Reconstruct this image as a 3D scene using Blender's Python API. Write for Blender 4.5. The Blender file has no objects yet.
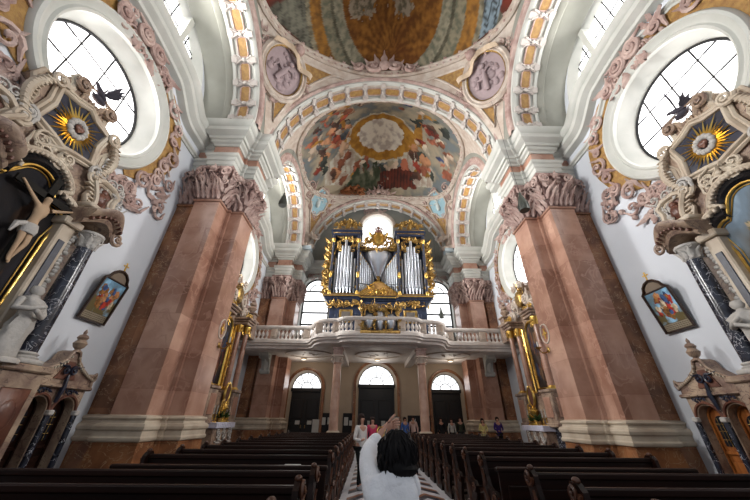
import bpy, math, random
from mathutils import Vector, Matrix, noise
R = random.Random(7)
PI = math.pi
S = bpy.context.scene
COL = S.collection
sin, cos = math.sin, math.cos

# ------------------------------------------------------------------ materials
def _n(nt, t, **kw):
    n = nt.nodes.new(t)
    for k, v in kw.items(): setattr(n, k, v)
    return n
def mat(name, c1, c2=None, scale=3.0, rough=0.6, metal=0.0, bump=0.0, detail=6.0, blocks=None, veins=None, bscale=None, spec=0.5, stretch=None, coat=0.0):
    m = bpy.data.materials.new(name); m.use_nodes = True
    nt = m.node_tree; b = nt.nodes['Principled BSDF']
    b.inputs['Roughness'].default_value = rough
    b.inputs['Metallic'].default_value = metal
    b.inputs['Specular IOR Level'].default_value = spec
    b.inputs['Coat Weight'].default_value = coat
    if c2 is None: c2 = tuple(c * 0.88 for c in c1)
    tc = _n(nt, 'ShaderNodeTexCoord')
    vec = tc.outputs['Object']
    if stretch:
        mp = _n(nt, 'ShaderNodeMapping'); mp.inputs['Scale'].default_value = stretch
        nt.links.new(vec, mp.inputs['Vector']); vec = mp.outputs['Vector']
    ns = _n(nt, 'ShaderNodeTexNoise'); ns.inputs['Scale'].default_value = scale; ns.inputs['Detail'].default_value = detail
    nt.links.new(vec, ns.inputs['Vector'])
    rp = _n(nt, 'ShaderNodeValToRGB'); e = rp.color_ramp.elements
    e[0].position = 0.33; e[0].color = (*c2, 1); e[1].position = 0.67; e[1].color = (*c1, 1)
    nt.links.new(ns.outputs['Fac'], rp.inputs['Fac'])
    col = rp.outputs['Color']
    if blocks:
        bw, bh, tints = blocks
        sx = _n(nt, 'ShaderNodeSeparateXYZ'); nt.links.new(tc.outputs['Object'], sx.inputs[0])
        ad = _n(nt, 'ShaderNodeMath', operation='ADD'); nt.links.new(sx.outputs['X'], ad.inputs[0]); nt.links.new(sx.outputs['Y'], ad.inputs[1])
        cb = _n(nt, 'ShaderNodeCombineXYZ'); nt.links.new(ad.outputs[0], cb.inputs[0]); nt.links.new(sx.outputs['Z'], cb.inputs[1])
        br = _n(nt, 'ShaderNodeTexBrick'); nt.links.new(cb.outputs[0], br.inputs['Vector'])
        br.inputs['Color1'].default_value = (*tints[0], 1); br.inputs['Color2'].default_value = (*tints[1], 1)
        br.inputs['Mortar'].default_value = (*tints[2], 1)
        br.inputs['Scale'].default_value = 1.0; br.inputs['Brick Width'].default_value = bw; br.inputs['Row Height'].default_value = bh
        br.inputs['Mortar Size'].default_value = 0.006
        mx = _n(nt, 'ShaderNodeMix', data_type='RGBA', blend_type='MULTIPLY'); mx.inputs[0].default_value = 1
        nt.links.new(col, mx.inputs[6]); nt.links.new(br.outputs['Color'], mx.inputs[7]); col = mx.outputs[2]
    if veins:
        vc, vs, vw = veins
        n2 = _n(nt, 'ShaderNodeTexNoise'); n2.inputs['Scale'].default_value = vs; n2.inputs['Detail'].default_value = 4; n2.inputs['Distortion'].default_value = 1.2
        nt.links.new(vec, n2.inputs['Vector'])
        r2 = _n(nt, 'ShaderNodeValToRGB'); q = r2.color_ramp.elements
        q[0].position = 0.5 - vw; q[0].color = (0, 0, 0, 1); q[1].position = 0.5; q[1].color = (1, 1, 1, 1)
        z = q.new(0.5 + vw); z.color = (0, 0, 0, 1)
        nt.links.new(n2.outputs['Fac'], r2.inputs['Fac'])
        m2 = _n(nt, 'ShaderNodeMix', data_type='RGBA'); m2.inputs[7].default_value = (*vc, 1)
        nt.links.new(r2.outputs['Color'], m2.inputs[0]); nt.links.new(col, m2.inputs[6]); col = m2.outputs[2]
    nt.links.new(col, b.inputs['Base Color'])
    if bump:
        bn = _n(nt, 'ShaderNodeTexNoise'); bn.inputs['Scale'].default_value = bscale or scale * 3; bn.inputs['Detail'].default_value = 5
        nt.links.new(tc.outputs['Object'], bn.inputs['Vector'])
        bp = _n(nt, 'ShaderNodeBump'); bp.inputs['Strength'].default_value = bump; bp.inputs['Distance'].default_value = 0.05
        nt.links.new(bn.outputs['Fac'], bp.inputs['Height']); nt.links.new(bp.outputs[0], b.inputs['Normal'])
    return m
def emis(name, c, s):
    m = bpy.data.materials.new(name); m.use_nodes = True
    nt = m.node_tree; nt.nodes.remove(nt.nodes['Principled BSDF'])
    e = _n(nt, 'ShaderNodeEmission'); e.inputs[0].default_value = (*c, 1); e.inputs[1].default_value = s
    nt.links.new(e.outputs[0], nt.nodes['Material Output'].inputs[0]); return m
def vcmat(name, rough=0.9):
    m = bpy.data.materials.new(name); m.use_nodes = True
    nt = m.node_tree; b = nt.nodes['Principled BSDF']; b.inputs['Roughness'].default_value = rough
    a = _n(nt, 'ShaderNodeVertexColor'); a.layer_name = 'paint'
    nt.links.new(a.outputs[0], b.inputs['Base Color']); return m

M = {}
M['plaster'] = mat('plaster', (.66, .69, .74), (.60, .63, .68), .6, .85)
M['white'] = mat('white_stone', (.58, .58, .54), (.50, .51, .47), 1.2, .75, bump=.1)
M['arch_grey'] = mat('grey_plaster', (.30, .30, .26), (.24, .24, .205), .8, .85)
M['cream'] = mat('cream_stone', (.60, .52, .41), (.42, .33, .245), 1.6, .5)
M['pink'] = mat('pink_stucco', (.58, .44, .39), (.33, .21, .185), 2.2, .8, bump=.7, bscale=9)
M['pinkwhite'] = mat('pale_stucco', (.62, .555, .485), (.47, .37, .30), 2.5, .8, bump=.4, bscale=12)
M['ochre'] = mat('ochre_gold', (.42, .245, .065), (.25, .125, .035), 6, .55, bump=.5, bscale=30)
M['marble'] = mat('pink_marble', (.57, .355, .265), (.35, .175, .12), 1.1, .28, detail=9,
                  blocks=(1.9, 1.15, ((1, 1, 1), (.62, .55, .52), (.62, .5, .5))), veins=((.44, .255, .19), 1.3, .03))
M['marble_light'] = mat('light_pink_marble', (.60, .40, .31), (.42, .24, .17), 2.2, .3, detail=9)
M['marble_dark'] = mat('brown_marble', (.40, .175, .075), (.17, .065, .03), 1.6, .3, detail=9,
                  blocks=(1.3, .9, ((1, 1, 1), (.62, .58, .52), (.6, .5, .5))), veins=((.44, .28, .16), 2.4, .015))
M['black'] = mat('black_marble', (.012, .013, .018), (.03, .035, .055), 5, .2, veins=((.5, .5, .55), 3.4, .012))
M['bluegrey'] = mat('dark_blue_panel', (.022, .026, .05), (.01, .012, .025), 8, .35)
M['gold'] = mat('gilding', (.56, .37, .12), (.26, .15, .045), 7, .34, .85, bump=.5, bscale=18)
M['goldf'] = mat('bright_gilding', (.85, .58, .16), (.6, .36, .08), 5, .28, .9)
M['silver'] = mat('pipe_metal', (.60, .63, .68), (.42, .45, .50), 2, .32, .75, stretch=(1, 1, .2))
M['organ_blue'] = mat('dark_blue_paint', (.026, .038, .08), (.012, .018, .038), 3, .35)
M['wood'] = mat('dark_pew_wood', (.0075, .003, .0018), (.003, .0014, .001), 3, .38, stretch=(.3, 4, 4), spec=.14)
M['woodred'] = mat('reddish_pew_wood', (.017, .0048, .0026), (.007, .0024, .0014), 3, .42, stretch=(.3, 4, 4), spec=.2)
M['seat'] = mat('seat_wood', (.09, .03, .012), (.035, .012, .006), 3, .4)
M['orange_wood'] = mat('honey_wood', (.36, .12, .025), (.18, .05, .01), 3, .4, stretch=(4, 4, .4))
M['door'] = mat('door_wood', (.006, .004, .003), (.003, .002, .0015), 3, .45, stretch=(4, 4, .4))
M['altar'] = mat('altar_marble', (.44, .325, .23), (.18, .11, .085), 2.8, .45, bump=.35, bscale=9, veins=((.12, .07, .06), 2.5, .02))
M['altar_dk'] = mat('altar_brown_marble', (.20, .085, .055), (.09, .035, .025), 3, .35)
M['statue'] = mat('statue_stone', (.52, .49, .45), (.42, .40, .38), 4, .7, bump=.4)
M['iron'] = mat('dark_iron', (.012, .012, .014), None, 3, .5)
M['cloth'] = mat('white_cloth', (.66, .66, .78), (.58, .58, .70), 3, .9)
M['under_wall'] = mat('beige_plaster', (.46, .37, .28), (.40, .32, .24), .8, .9)
M['paper'] = mat('paper', (.55, .55, .52), None, 3, .9)
M['skin'] = mat('skin', (.50, .27, .19), (.44, .22, .15), 6, .55)
M['hair'] = mat('black_hair', (.003, .0025, .003), (.006, .0045, .005), 30, .6, stretch=(8, 8, .6), spec=.15)
M['jacket'] = mat('grey_jacket', (.84, .84, .86), (.74, .74, .77), 7, .9, bump=.5, bscale=10)
M['phone'] = mat('phone_case', (.02, .02, .03), None, 3, .3)
M['green'] = mat('green_leaf', (.05, .10, .02), (.02, .045, .01), 9, .7)
M['tile_w'] = mat('white_tile', (.72, .72, .76), (.60, .60, .64), 2, .35)
M['tile_b'] = mat('black_tile', (.025, .027, .045), (.04, .042, .06), 2, .3)
M['tile_o'] = mat('ochre_tile', (.34, .16, .09), (.26, .11, .06), 2, .35)
M['floor'] = mat('stone_floor', (.10, .075, .06), (.07, .05, .042), 1.5, .45)
M['glass'] = emis('daylit_glass', (1.0, .985, .99), 2.2)
M['glass_low'] = emis('daylit_fanlight', (.97, .98, 1.0), 1.25)
M['flame'] = emis('candle_flame', (1, .6, .2), 4)
M['paint'] = vcmat('fresco_paint')
M['gallery'] = mat('gallery_white', (.76, .72, .68), (.64, .58, .54), 2.5, .6)
M['white2'] = mat('console_white', (.60, .56, .52), (.48, .43, .40), 3, .7)

def plain(name, c, rough=.8, metal=0):
    if name not in M: M[name] = mat(name, c, None, 5, rough, metal)
    return M[name]

# ------------------------------------------------------------------ mesh builder
class MB:
    def __init__(s): s.v = []; s.f = []; s.m = []; s.c = None
    def add(s, vs, fs, m=0):
        o = len(s.v); s.v.extend([tuple(p) for p in vs])
        for f in fs: s.f.append(tuple(i + o for i in f)); s.m.append(m)
    def box(s, c, d, m=0, rz=0, taper=1.0):
        x, y, z = c; a, b, h = d[0] / 2, d[1] / 2, d[2] / 2
        vs = []
        for sz, t in ((-h, 1), (h, taper)):
            for sx, sy in ((-a, -b), (a, -b), (a, b), (-a, b)):
                px, py = sx * t, sy * t
                vs.append((x + px * cos(rz) - py * sin(rz), y + px * sin(rz) + py * cos(rz), z + sz))
        s.add(vs, [(0, 3, 2, 1), (4, 5, 6, 7), (0, 1, 5, 4), (1, 2, 6, 5), (2, 3, 7, 6), (3, 0, 4, 7)], m)
    def bevbox(s, c, d, b=.02, m=0):
        x, y, z = c; hx, hy, hz = d[0] / 2, d[1] / 2, d[2] / 2
        b = min(b, hx * .9, hy * .9, hz * .9)
        rings = []
        def ring(ix, zz): return [(x + a * (hx - ix), y + q * (hy - ix), zz) for a, q in ((-1, -1), (1, -1), (1, 1), (-1, 1))]
        def oct_(e, zz):
            w, l = hx, hy
            return [(x - w + b + e, y - l + e, zz), (x + w - b - e, y - l + e, zz), (x + w - e, y - l + b + e, zz), (x + w - e, y + l - b - e, zz),
                    (x + w - b - e, y + l - e, zz), (x - w + b + e, y + l - e, zz), (x - w + e, y + l - b - e, zz), (x - w + e, y - l + b + e, zz)]
        R4 = [oct_(b * .9, z - hz), oct_(0, z - hz + b), oct_(0, z + hz - b), oct_(b * .9, z + hz)]
        vs = sum(R4, []); fs = [tuple(range(7, -1, -1)), tuple(range(24, 32))]
        for k in range(3):
            for i in range(8): fs.append((k * 8 + i, k * 8 + (i + 1) % 8, k * 8 + 8 + (i + 1) % 8, k * 8 + 8 + i))
        s.add(vs, fs, m)
    def grid(s, pts, closed_u=False, closed_v=False, m=0, flip=False):
        nu, nv = len(pts), len(pts[0]); vs = [p for r in pts for p in r]; fs = []
        for i in range(nu if closed_u else nu - 1):
            for j in range(nv if closed_v else nv - 1):
                a, b = i * nv + j, ((i + 1) % nu) * nv + j
                c, d = ((i + 1) % nu) * nv + (j + 1) % nv, i * nv + (j + 1) % nv
                fs.append((a, d, c, b) if flip else (a, b, c, d))
        s.add(vs, fs, m)
    def lathe(s, prof, o=(0, 0, 0), n=14, m=0, sx=1, sy=1):
        pts = [[(o[0] + r * sx * cos(2 * PI * k / n), o[1] + r * sy * sin(2 * PI * k / n), o[2] + z) for k in range(n)] for r, z in prof]
        s.grid(pts, closed_v=True, m=m, flip=True)
        if prof[0][0] > 1e-4: s.add(pts[0], [tuple(range(n - 1, -1, -1))], m)
        if prof[-1][0] > 1e-4: s.add(pts[-1], [tuple(range(n))], m)
    def tube(s, path, r, n=6, m=0, closed=False):
        P = [Vector(p) for p in path]; L = len(P); rings = []
        up = None
        for i, p in enumerate(P):
            t = (P[(i + 1) % L] - P[i - 1]) if closed else (P[min(i + 1, L - 1)] - P[max(i - 1, 0)])
            if t.length < 1e-9: t = Vector((0, 0, 1))
            t.normalize()
            if up is None: up = t.orthogonal().normalized()
            up = (up - t * up.dot(t))
            if up.length < 1e-6: up = t.orthogonal()
            up.normalize(); w = t.cross(up)
            rr = r[i] if isinstance(r, (list, tuple)) else r
            rings.append([tuple(p + (up * cos(2 * PI * k / n) + w * sin(2 * PI * k / n)) * rr) for k in range(n)])
        s.grid(rings, closed_u=closed, closed_v=True, m=m)
        if not closed: s.add(rings[0], [tuple(range(n - 1, -1, -1))], m); s.add(rings[-1], [tuple(range(n))], m)
    def ell(s, o, r, n=10, k=6, m=0, rot=None):
        o = Vector(o); rings = []
        for i in range(k + 1):
            a = -PI / 2 + PI * i / k; q = max(cos(a), 1e-3)
            ring = []
            for j in range(n):
                p = Vector((r[0] * q * cos(2 * PI * j / n), r[1] * q * sin(2 * PI * j / n), r[2] * sin(a)))
                if rot: p = rot @ p
                ring.append(tuple(o + p))
            rings.append(ring)
        s.grid(rings, closed_v=True, m=m, flip=True)
    def sweep(s, frames, prof, cp=False, closed=False, m=0, flip=False):
        pts = [[tuple(O + U * a + V * b) for a, b in prof] for O, U, V in frames]
        s.grid(pts, closed_u=closed, closed_v=cp, m=m, flip=flip)
        if cp and not closed:
            n = len(prof); s.add(pts[0], [tuple(range(n))], m); s.add(pts[-1], [tuple(range(n - 1, -1, -1))], m)
    def prism(s, poly, z0, z1, m=0, axis='z', o=(0, 0, 0)):
        def w(p, h):
            if axis == 'z': q = (p[0], p[1], h)
            elif axis == 'y': q = (p[0], h, p[1])
            else: q = (h, p[0], p[1])
            return (q[0] + o[0], q[1] + o[1], q[2] + o[2])
        n = len(poly); a = [w(p, z0) for p in poly]; b = [w(p, z1) for p in poly]
        s.add(a + b, [tuple(range(n - 1, -1, -1)), tuple(range(n, 2 * n))] + [(i, (i + 1) % n, n + (i + 1) % n, n + i) for i in range(n)], m)
    def build(s, name, mats, parent=None, smooth=35, loc=None, rot=None):
        me = bpy.data.meshes.new(name); me.from_pydata(s.v, [], s.f)
        if not isinstance(mats, (list, tuple)): mats = [mats]
        for m in mats: me.materials.append(M[m] if isinstance(m, str) else m)
        if len(mats) > 1: me.polygons.foreach_set('material_index', s.m)
        if s.c:
            ca = me.color_attributes.new('paint', 'FLOAT_COLOR', 'POINT')
            ca.data.foreach_set('color', [x for c in s.c for x in (c[0], c[1], c[2], 1.0)])
        me.update()
        if smooth:
            me.shade_smooth(); me.set_sharp_from_angle(angle=math.radians(smooth))
        o = bpy.data.objects.new(name, me); COL.objects.link(o)
        if parent: o.parent = parent
        if loc: o.location = loc
        if rot: o.rotation_euler = rot
        return o

def tag(o, label, cat, group=None):
    o['label'] = label; o['category'] = cat
    if group: o['group'] = group
    return o
def thing(name, label, cat, loc=(0, 0, 0), rotz=0, group=None):
    o = bpy.data.objects.new(name, None); COL.objects.link(o); o.empty_display_size = .2
    o.location = loc; o.rotation_euler = (0, 0, rotz); return tag(o, label, cat, group)
def struct(o, label=None):
    o['kind'] = 'structure'
    if label: o['label'] = label
    return o
KIDS = {}
def copy_tree(o, parent=None):
    c = o.copy(); COL.objects.link(c)
    if parent: c.parent = parent
    for ch in [x for x in COL.objects if x.parent == o]: copy_tree(ch, c)
    return c

# ------------------------------------------------------------------ ornament helpers (work in a frame O,U,V,N)
class Fr:
    def __init__(s, O, U, V): s.O = Vector(O); s.U = Vector(U).normalized(); s.V = Vector(V).normalized(); s.N = s.U.cross(s.V).normalized()
    def p(s, a, b, c=0): return s.O + s.U * a + s.V * b + s.N * c
def scroll(mb, F, cx, cy, r, turns=1.6, a0=0, sgn=1, w=.05, h=.04, n=18, k=6, tail=0, m=0):
    path = []; rad = []
    if tail:
        a = a0; rr = r
        tx, ty = -sin(a) * -sgn, cos(a) * -sgn
        for i in range(5, 0, -1):
            t = tail * i / 5
            path.append(F.p(cx + rr * cos(a) + tx * t, cy + rr * sin(a) + ty * t + 0.15 * t * t / max(tail, .01), h)); rad.append(w * (.4 + .6 * (1 - i / 5)))
    for i in range(n + 1):
        t = i / n; a = a0 + sgn * t * turns * 2 * PI; rr = r * (1 - t) ** .8 + w * .4
        path.append(F.p(cx + rr * cos(a), cy + rr * sin(a), h + t * w * 1.2)); rad.append(w * (1 - .45 * t))
    mb.tube(path, rad, k, m)
    mb.ell(F.p(cx, cy, h + w * 1.2), (w * .9,) * 3, 6, 4, m)
def leaf(mb, F, x, y, ang, L, W, curl=.3, th=.02, m=0, h=.02):
    d = (cos(ang), sin(ang)); q = (-d[1], d[0]); rows = []; n = 6
    for i in range(n + 1):
        t = i / n; w = W * (sin(PI * min(t * .85 + .12, 1)) ** .8) * (1 + .18 * (-1) ** i) * .5
        lift = h + curl * L * t * t
        cx, cy = x + d[0] * L * t * (1 - .25 * t * curl), y + d[1] * L * t * (1 - .25 * t * curl)
        rows.append([tuple(F.p(cx - q[0] * w, cy - q[1] * w, lift - th)), tuple(F.p(cx - q[0] * w * .5, cy - q[1] * w * .5, lift + th * .6)),
                     tuple(F.p(cx, cy, lift + th * 1.6)), tuple(F.p(cx + q[0] * w * .5, cy + q[1] * w * .5, lift + th * .6)), tuple(F.p(cx + q[0] * w, cy + q[1] * w, lift - th)),
                     tuple(F.p(cx, cy, lift - th * 1.4))])
    mb.grid(rows, closed_v=True, m=m)
def rocaille(mb, F, w, h, n=9, seed=1, k=.09, m=0):
    r = random.Random(seed)
    for i in range(n):
        x = r.uniform(-w, w) * .5; y = r.uniform(-h, h) * .5
        if i % 3 == 0: scroll(mb, F, x, y, k * r.uniform(1.2, 2), r.uniform(1, 1.6), r.uniform(0, 6), r.choice((-1, 1)), k * .38, k * .35, 14, 5, tail=k * r.uniform(1.5, 3), m=m)
        elif i % 3 == 1: leaf(mb, F, x, y, r.uniform(0, 2 * PI), k * r.uniform(2.5, 4.5), k * 1.5, .35, k * .2, m)
        else: mb.ell(F.p(x, y, k * .4), (k * r.uniform(.5, .9), k * r.uniform(.5, .9), k * r.uniform(.5, .8)), 6, 4, m)
def figure(mb, o, h, seed=0, m=0, face=0, wings=False, lean=0, arms=1):
    """draped standing carved figure, one continuous lathe-like body with arms and head"""
    r = random.Random(seed); o = Vector(o); rot = Matrix.Rotation(face, 3, 'Z')
    prof = [(.16, 0), (.19, .04), (.17, .16), (.14, .32), (.15, .42), (.12, .55), (.13, .64), (.17, .74), (.15, .80), (.06, .835), (.045, .86), (.075, .89), (.085, .935), (.06, .985), (.01, 1.0)]
    n = 20; rings = []; ph = r.uniform(0, 6)
    for q, z in prof:
        ring = []
        for j in range(n):
            a = 2 * PI * j / n; fold = 1 + (.14 * sin(6 * a + z * 9 + ph) + .08 * sin(11 * a - z * 7)) * (1 if z < .78 else 0)
            sq = .68 if z < .82 else .9
            p = Vector((q * fold * cos(a) + lean * z * .3 + .045 * sin(z * 5 + ph) * (z < .8), q * sq * fold * sin(a), z))
            ring.append(tuple(o + (rot @ p) * h))
        rings.append(ring)
    mb.grid(rings, closed_v=True, m=m, flip=True)
    for sx in (-1, 1):
        u = r.uniform(.1, .5) * arms
        P = [(.15 * sx + lean * .22, 0, .76), (.24 * sx, .02, .62), (.16 * sx + .12 * sx * u, .16, .60 + .25 * u), (.1 * sx + .2 * sx * u, .22, .62 + .38 * u)]
        if not wings: P = [(.14 * sx + lean * .22, 0, .77), (.2 * sx + lean * .2, .04, .62), (.1 * sx + lean * .2, .15, .6 + .04 * sx), (-.03 * sx + lean * .2, .18, .66 + .04 * sx)]
        mb.tube([o + (rot @ Vector(p)) * h for p in P], [.05 * h, .046 * h, .036 * h, .03 * h], 7, m)
        mb.ell(o + (rot @ Vector(P[-1])) * h, (.035 * h,) * 3, 6, 4, m)
        if wings:
            F = Fr(o + (rot @ Vector((.06 * sx, -.1, .72))) * h, rot @ Vector((sx, 0, 0)), (0, 0, 1))
            for q in range(4): leaf(mb, F, 0, 0, -.3 + q * .38, h * (.5 - .05 * q), h * .13, .05, h * .012, m)
EXPO = 1.05
LR = 290
# ------------------------------------------------------------------ measures
WX, PY, BAYS, HALF = 8.9, (-0.1, 11.2, 22.5), (5.55, 16.85), 4.95
ZS = 13.78          # top of the cornice, spring of the arches
SIDE = {-1: 'left', 1: 'right'}
END = 23.9          # far wall

def offset_path(path, d, closed=False):
    out = []; n = len(path)
    for i, p in enumerate(path):
        def nrm(a, b):
            dx, dy = b[0] - a[0], b[1] - a[1]; l = math.hypot(dx, dy) or 1; return (-dy / l, dx / l)
        if closed: n0, n1 = nrm(path[i - 1], p), nrm(p, path[(i + 1) % n])
        else:
            n0 = nrm(path[i - 1], p) if i else nrm(p, path[1]); n1 = nrm(p, path[i + 1]) if i < n - 1 else n0
        k = 1 + n0[0] * n1[0] + n0[1] * n1[1]; k = max(k, .3)
        out.append((p[0] + (n0[0] + n1[0]) / k * d, p[1] + (n0[1] + n1[1]) / k * d))
    return out
def mould(mb, path, prof, closed=False, m=0):
    rows = [[(x, y, z) for x, y in offset_path(path, d, closed)] for d, z in prof]
    mb.grid(rows, closed_v=closed, m=m, flip=True)

# ------------------------------------------------------------------ piers
half = [(8.95, -1.05), (8.25, -1.05), (8.25, -.88), (7.95, -.88), (7.95, -1.43), (6.93, -1.43), (6.93, -.7), (6.8, -.7), (6.8, -.6), (6.3, -.6)]
PX = 7.6
pp = [(x - PX, y) for x, y in half]; pp += [(x, -y) for x, y in reversed(pp)]
def cap_face(mb, a, b, z0, seed, H=1.72):
    a, b = Vector((*a, z0)), Vector((*b, z0)); w = (a - b).length
    F = Fr(b, a - b, (0, 0, 1)); k = max(2, round(w / .21))
    r = random.Random(seed)
    for i in range(k): leaf(mb, F, w * (i + .5) / k, .03, PI / 2 + r.uniform(-.15, .15), .5, w / k * .9, .6, .03, h=.05)
    for i in range(k + 1): leaf(mb, F, w * i / k, .36, PI / 2 + r.uniform(-.3, .3), .55, w / k * .8, .6, .03, h=.09)
    for i in range(k): leaf(mb, F, w * (i + .5) / k, .72, PI / 2 + r.uniform(-.7, .7), .5, w / k * .7, .7, .03, h=.12)
    for sx, cx in ((1, -.03), (-1, w + .03)):
        scroll(mb, F, cx + sx * .02, 1.34, .21, 1.6, PI / 2, sx, .055, .3, 18, 6, tail=.25)
        leaf(mb, F, cx + sx * .1, .95, PI / 2 + sx * .5, .5, .22, .5, .03, h=.2)
    mb.ell(F.p(w / 2, 1.5, .32), (.13, .13, .13), 8, 5)
    for q in range(5): leaf(mb, F, w / 2, 1.48, q * 1.257 + .3, .26, .12, .3, .02, h=.3)
    rocaille(mb, Fr(F.p(w / 2, 1.25, .1), F.U, F.V), w * .98, .8, 22, seed, .07)
def build_pier():
    r = thing('marble_pier', 'x', 'pier', (PX, 0, 0))
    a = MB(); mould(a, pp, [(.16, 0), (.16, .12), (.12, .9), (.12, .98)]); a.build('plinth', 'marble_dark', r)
    a = MB(); mould(a, pp, [(.12, .96), (.17, .98), (.19, 1.02), (.19, 1.06), (.16, 1.10), (.15, 1.22), (.19, 1.26), (.2, 1.33), (.17, 1.39), (.1, 1.42), (.08, 1.48), (.11, 1.5), (.13, 1.54), (.11, 1.58), (.04, 1.6), (0, 1.62)])
    a.build('base_moulding', 'cream', r, 30)
    sp = [(0, 1.6), (0, 5), (0, 9.35), (.05, 9.36), (.07, 9.4), (.05, 9.45), (0, 9.46)]
    a = MB(); mould(a, pp[3:17], sp); a.build('shaft', 'marble', r)
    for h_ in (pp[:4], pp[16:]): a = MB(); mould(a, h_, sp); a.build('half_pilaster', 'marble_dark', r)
    segs = {'main': [(4, 5), (5, 6)], 'nave': [(8, 9), (9, 10), (10, 11)], 'mainw': [(14, 15), (13, 14)], 'wall': [(0, 1)], 'wallw': [(18, 19)]}
    a = MB(); mould(a, pp, [(-.02, 9.46), (.0, 10.2), (.06, 10.8), (.14, 11.0), (.2, 11.02), (.22, 11.08), (.22, 11.2), (0, 11.2)]); bell = a.build('capital_bell', plain('capital_gap_shade', (.30, .19, .17)), r)  # darker bell colour paints shade into the gaps between the leaves
    for nm, sg in segs.items():
        a = MB()
        for q, (i, j) in enumerate(sg): cap_face(a, pp[i], pp[j], 9.46, i + 3)
        a.build('capital', 'pink', r, 50)
    a = MB(); mould(a, pp, [(.0, 11.2), (.06, 11.2), (.06, 11.38), (.1, 11.4), (.1, 11.62), (.15, 11.66), (.15, 11.84), (.22, 11.9), (.24, 12.02), (.02, 12.04)]); a.build('architrave', 'white', r, 30)
    a = MB(); mould(a, pp, [(.03, 12.02), (.03, 12.62)]); a.build('frieze', 'marble', r)
    a = MB(); mould(a, pp, CORN); a.prism([(x, y) for x, y in offset_path(pp, .5)], 13.6, ZS); a.build('cornice', 'white', r, 30)
    return r
CORN = [(.0, 12.6), (.08, 12.62), (.1, 12.72), (.2, 12.78), (.22, 12.9), (.3, 12.92), (.32, 13.06), (.5, 13.16), (.56, 13.2), (.56, 13.42), (.62, 13.46), (.68, 13.56), (.7, 13.66), (.7, ZS), (0, ZS + .02)]
pier = build_pier()
NAMES = {}
first = True
for yi, y in enumerate(PY[1:]):
    for s in (1, -1):
        o = pier if first else copy_tree(pier); first = False
        o.location = (PX * s, y, 0); o.rotation_euler = (0, 0, 0 if s == 1 else PI)
        near = 'tall near pink marble pier of stepped pilasters beside the %s side altar' if yi == 0 else 'far pink marble pier standing behind the %s end of the organ gallery'
        tag(o, near % SIDE[s], 'pier', 'near marble piers' if yi == 0 else 'far marble piers')

# ------------------------------------------------------------------ walls
def wall_cols(mb, ss, layers, P):
    """layers: list of (lo(s), hi(s)) solid bands; P(s,z)->point"""
    for lo, hi in layers:
        rows = [[P(s, lo(s)), P(s, hi(s))] for s in ss]; mb.grid(rows)
ZC, RW = 10.55, 2.0
def WC(c): return c + (.2 if c < 10 else 0)
def circ(s, sg, c, z, rx, rz): 
    t = 1 - ((s - c) / rx) ** 2
    return z + sg * rz * math.sqrt(t) if t > 0 else z
def nodes(lo, hi, cents):
    ss = {lo, hi}
    for c, r in cents:
        for i in range(33): ss.add(round(c - r * cos(PI * i / 32), 5))
    return sorted(x for x in ss if lo <= x <= hi)
LRX, LRZ, LZ0 = 3.2, 3.5, 14.2
for s in (-1, 1):
    mb = MB(); x = WX * s
    P = lambda a, z: (x, a, z)
    lo, hi = -1.0, END + .2
    ss = nodes(lo, hi, [(WC(c), RW) for c in BAYS] + [(c, LRX) for c in BAYS])
    def fc(sg):
        def f(a):
            for c in map(WC, BAYS):
                if abs(a - c) < RW: return circ(a, sg, c, ZC, RW, RW)
            return ZC
        return f
    def lun(a):
        for c in BAYS:
            if abs(a - c) < LRX: return circ(a, 1, c, LZ0, LRX, LRZ)
        return LZ0
    wall_cols(mb, ss, [(lambda a: 0, fc(-1)), (fc(1), lambda a: LZ0), (lun, lambda a: 18.4)], P)
    w = struct(mb.build('wall_' + SIDE[s], 'plaster', smooth=0))
WN = [0]
def circ_pts(P, rx, rz, n, a0=0, a1=2 * PI): return [P(rx * cos(a0 + (a1 - a0) * i / n), rz * sin(a0 + (a1 - a0) * i / n)) for i in range(n + 1)]
def round_window(s, c):
    WN[0] += 1; x = WX * s; c = WC(c)
    P = lambda d: (lambda a, b: Vector((x + s * d, c + a, ZC + b)))
    mb = MB(); mb.grid([circ_pts(P(0), RW, RW, 64), circ_pts(P(.12), 1.95, 1.95, 64), circ_pts(P(.7), 1.76, 1.76, 64)], flip=(s > 0))
    w = struct(mb.build('window_%d' % WN[0], 'white', smooth=40))
    fr = [(P(0)(0, 0), None)]
    mb = MB(); F = []
    for i in range(72):
        a = 2 * PI * i / 72; F.append((Vector((x, c, ZC)), Vector((0, cos(a), sin(a))), Vector((-s, 0, 0))))
    mb.sweep(F, [(1.97, -.05), (1.97, .1), (2.04, .16), (2.1, .1), (2.18, .12), (2.3, .22), (2.38, .2), (2.44, .08), (2.44, -.02)], closed=True, flip=(s < 0))
    mb.build('window_frame', 'white', w, 40)
    mb = MB(); g = circ_pts(P(.69), 1.78, 1.78, 64)[:-1]; mb.add(g, [tuple(range(64))]); mb.build('pane', 'glass', w, 0)
    mb = MB()
    for t in (-.9, 0.0, .9):
        h = math.sqrt(1.76 ** 2 - t * t)
        mb.tube([P(.68)(t, -h), P(.68)(t, h)], .032, 4); mb.tube([P(.68)(-h, t), P(.68)(h, t)], .032, 4)
    mb.tube(circ_pts(P(.66), 1.75, 1.75, 48)[:-1], .05, 5, closed=True)
    mb.build('glazing_bars', 'iron', w, 0)
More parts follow.
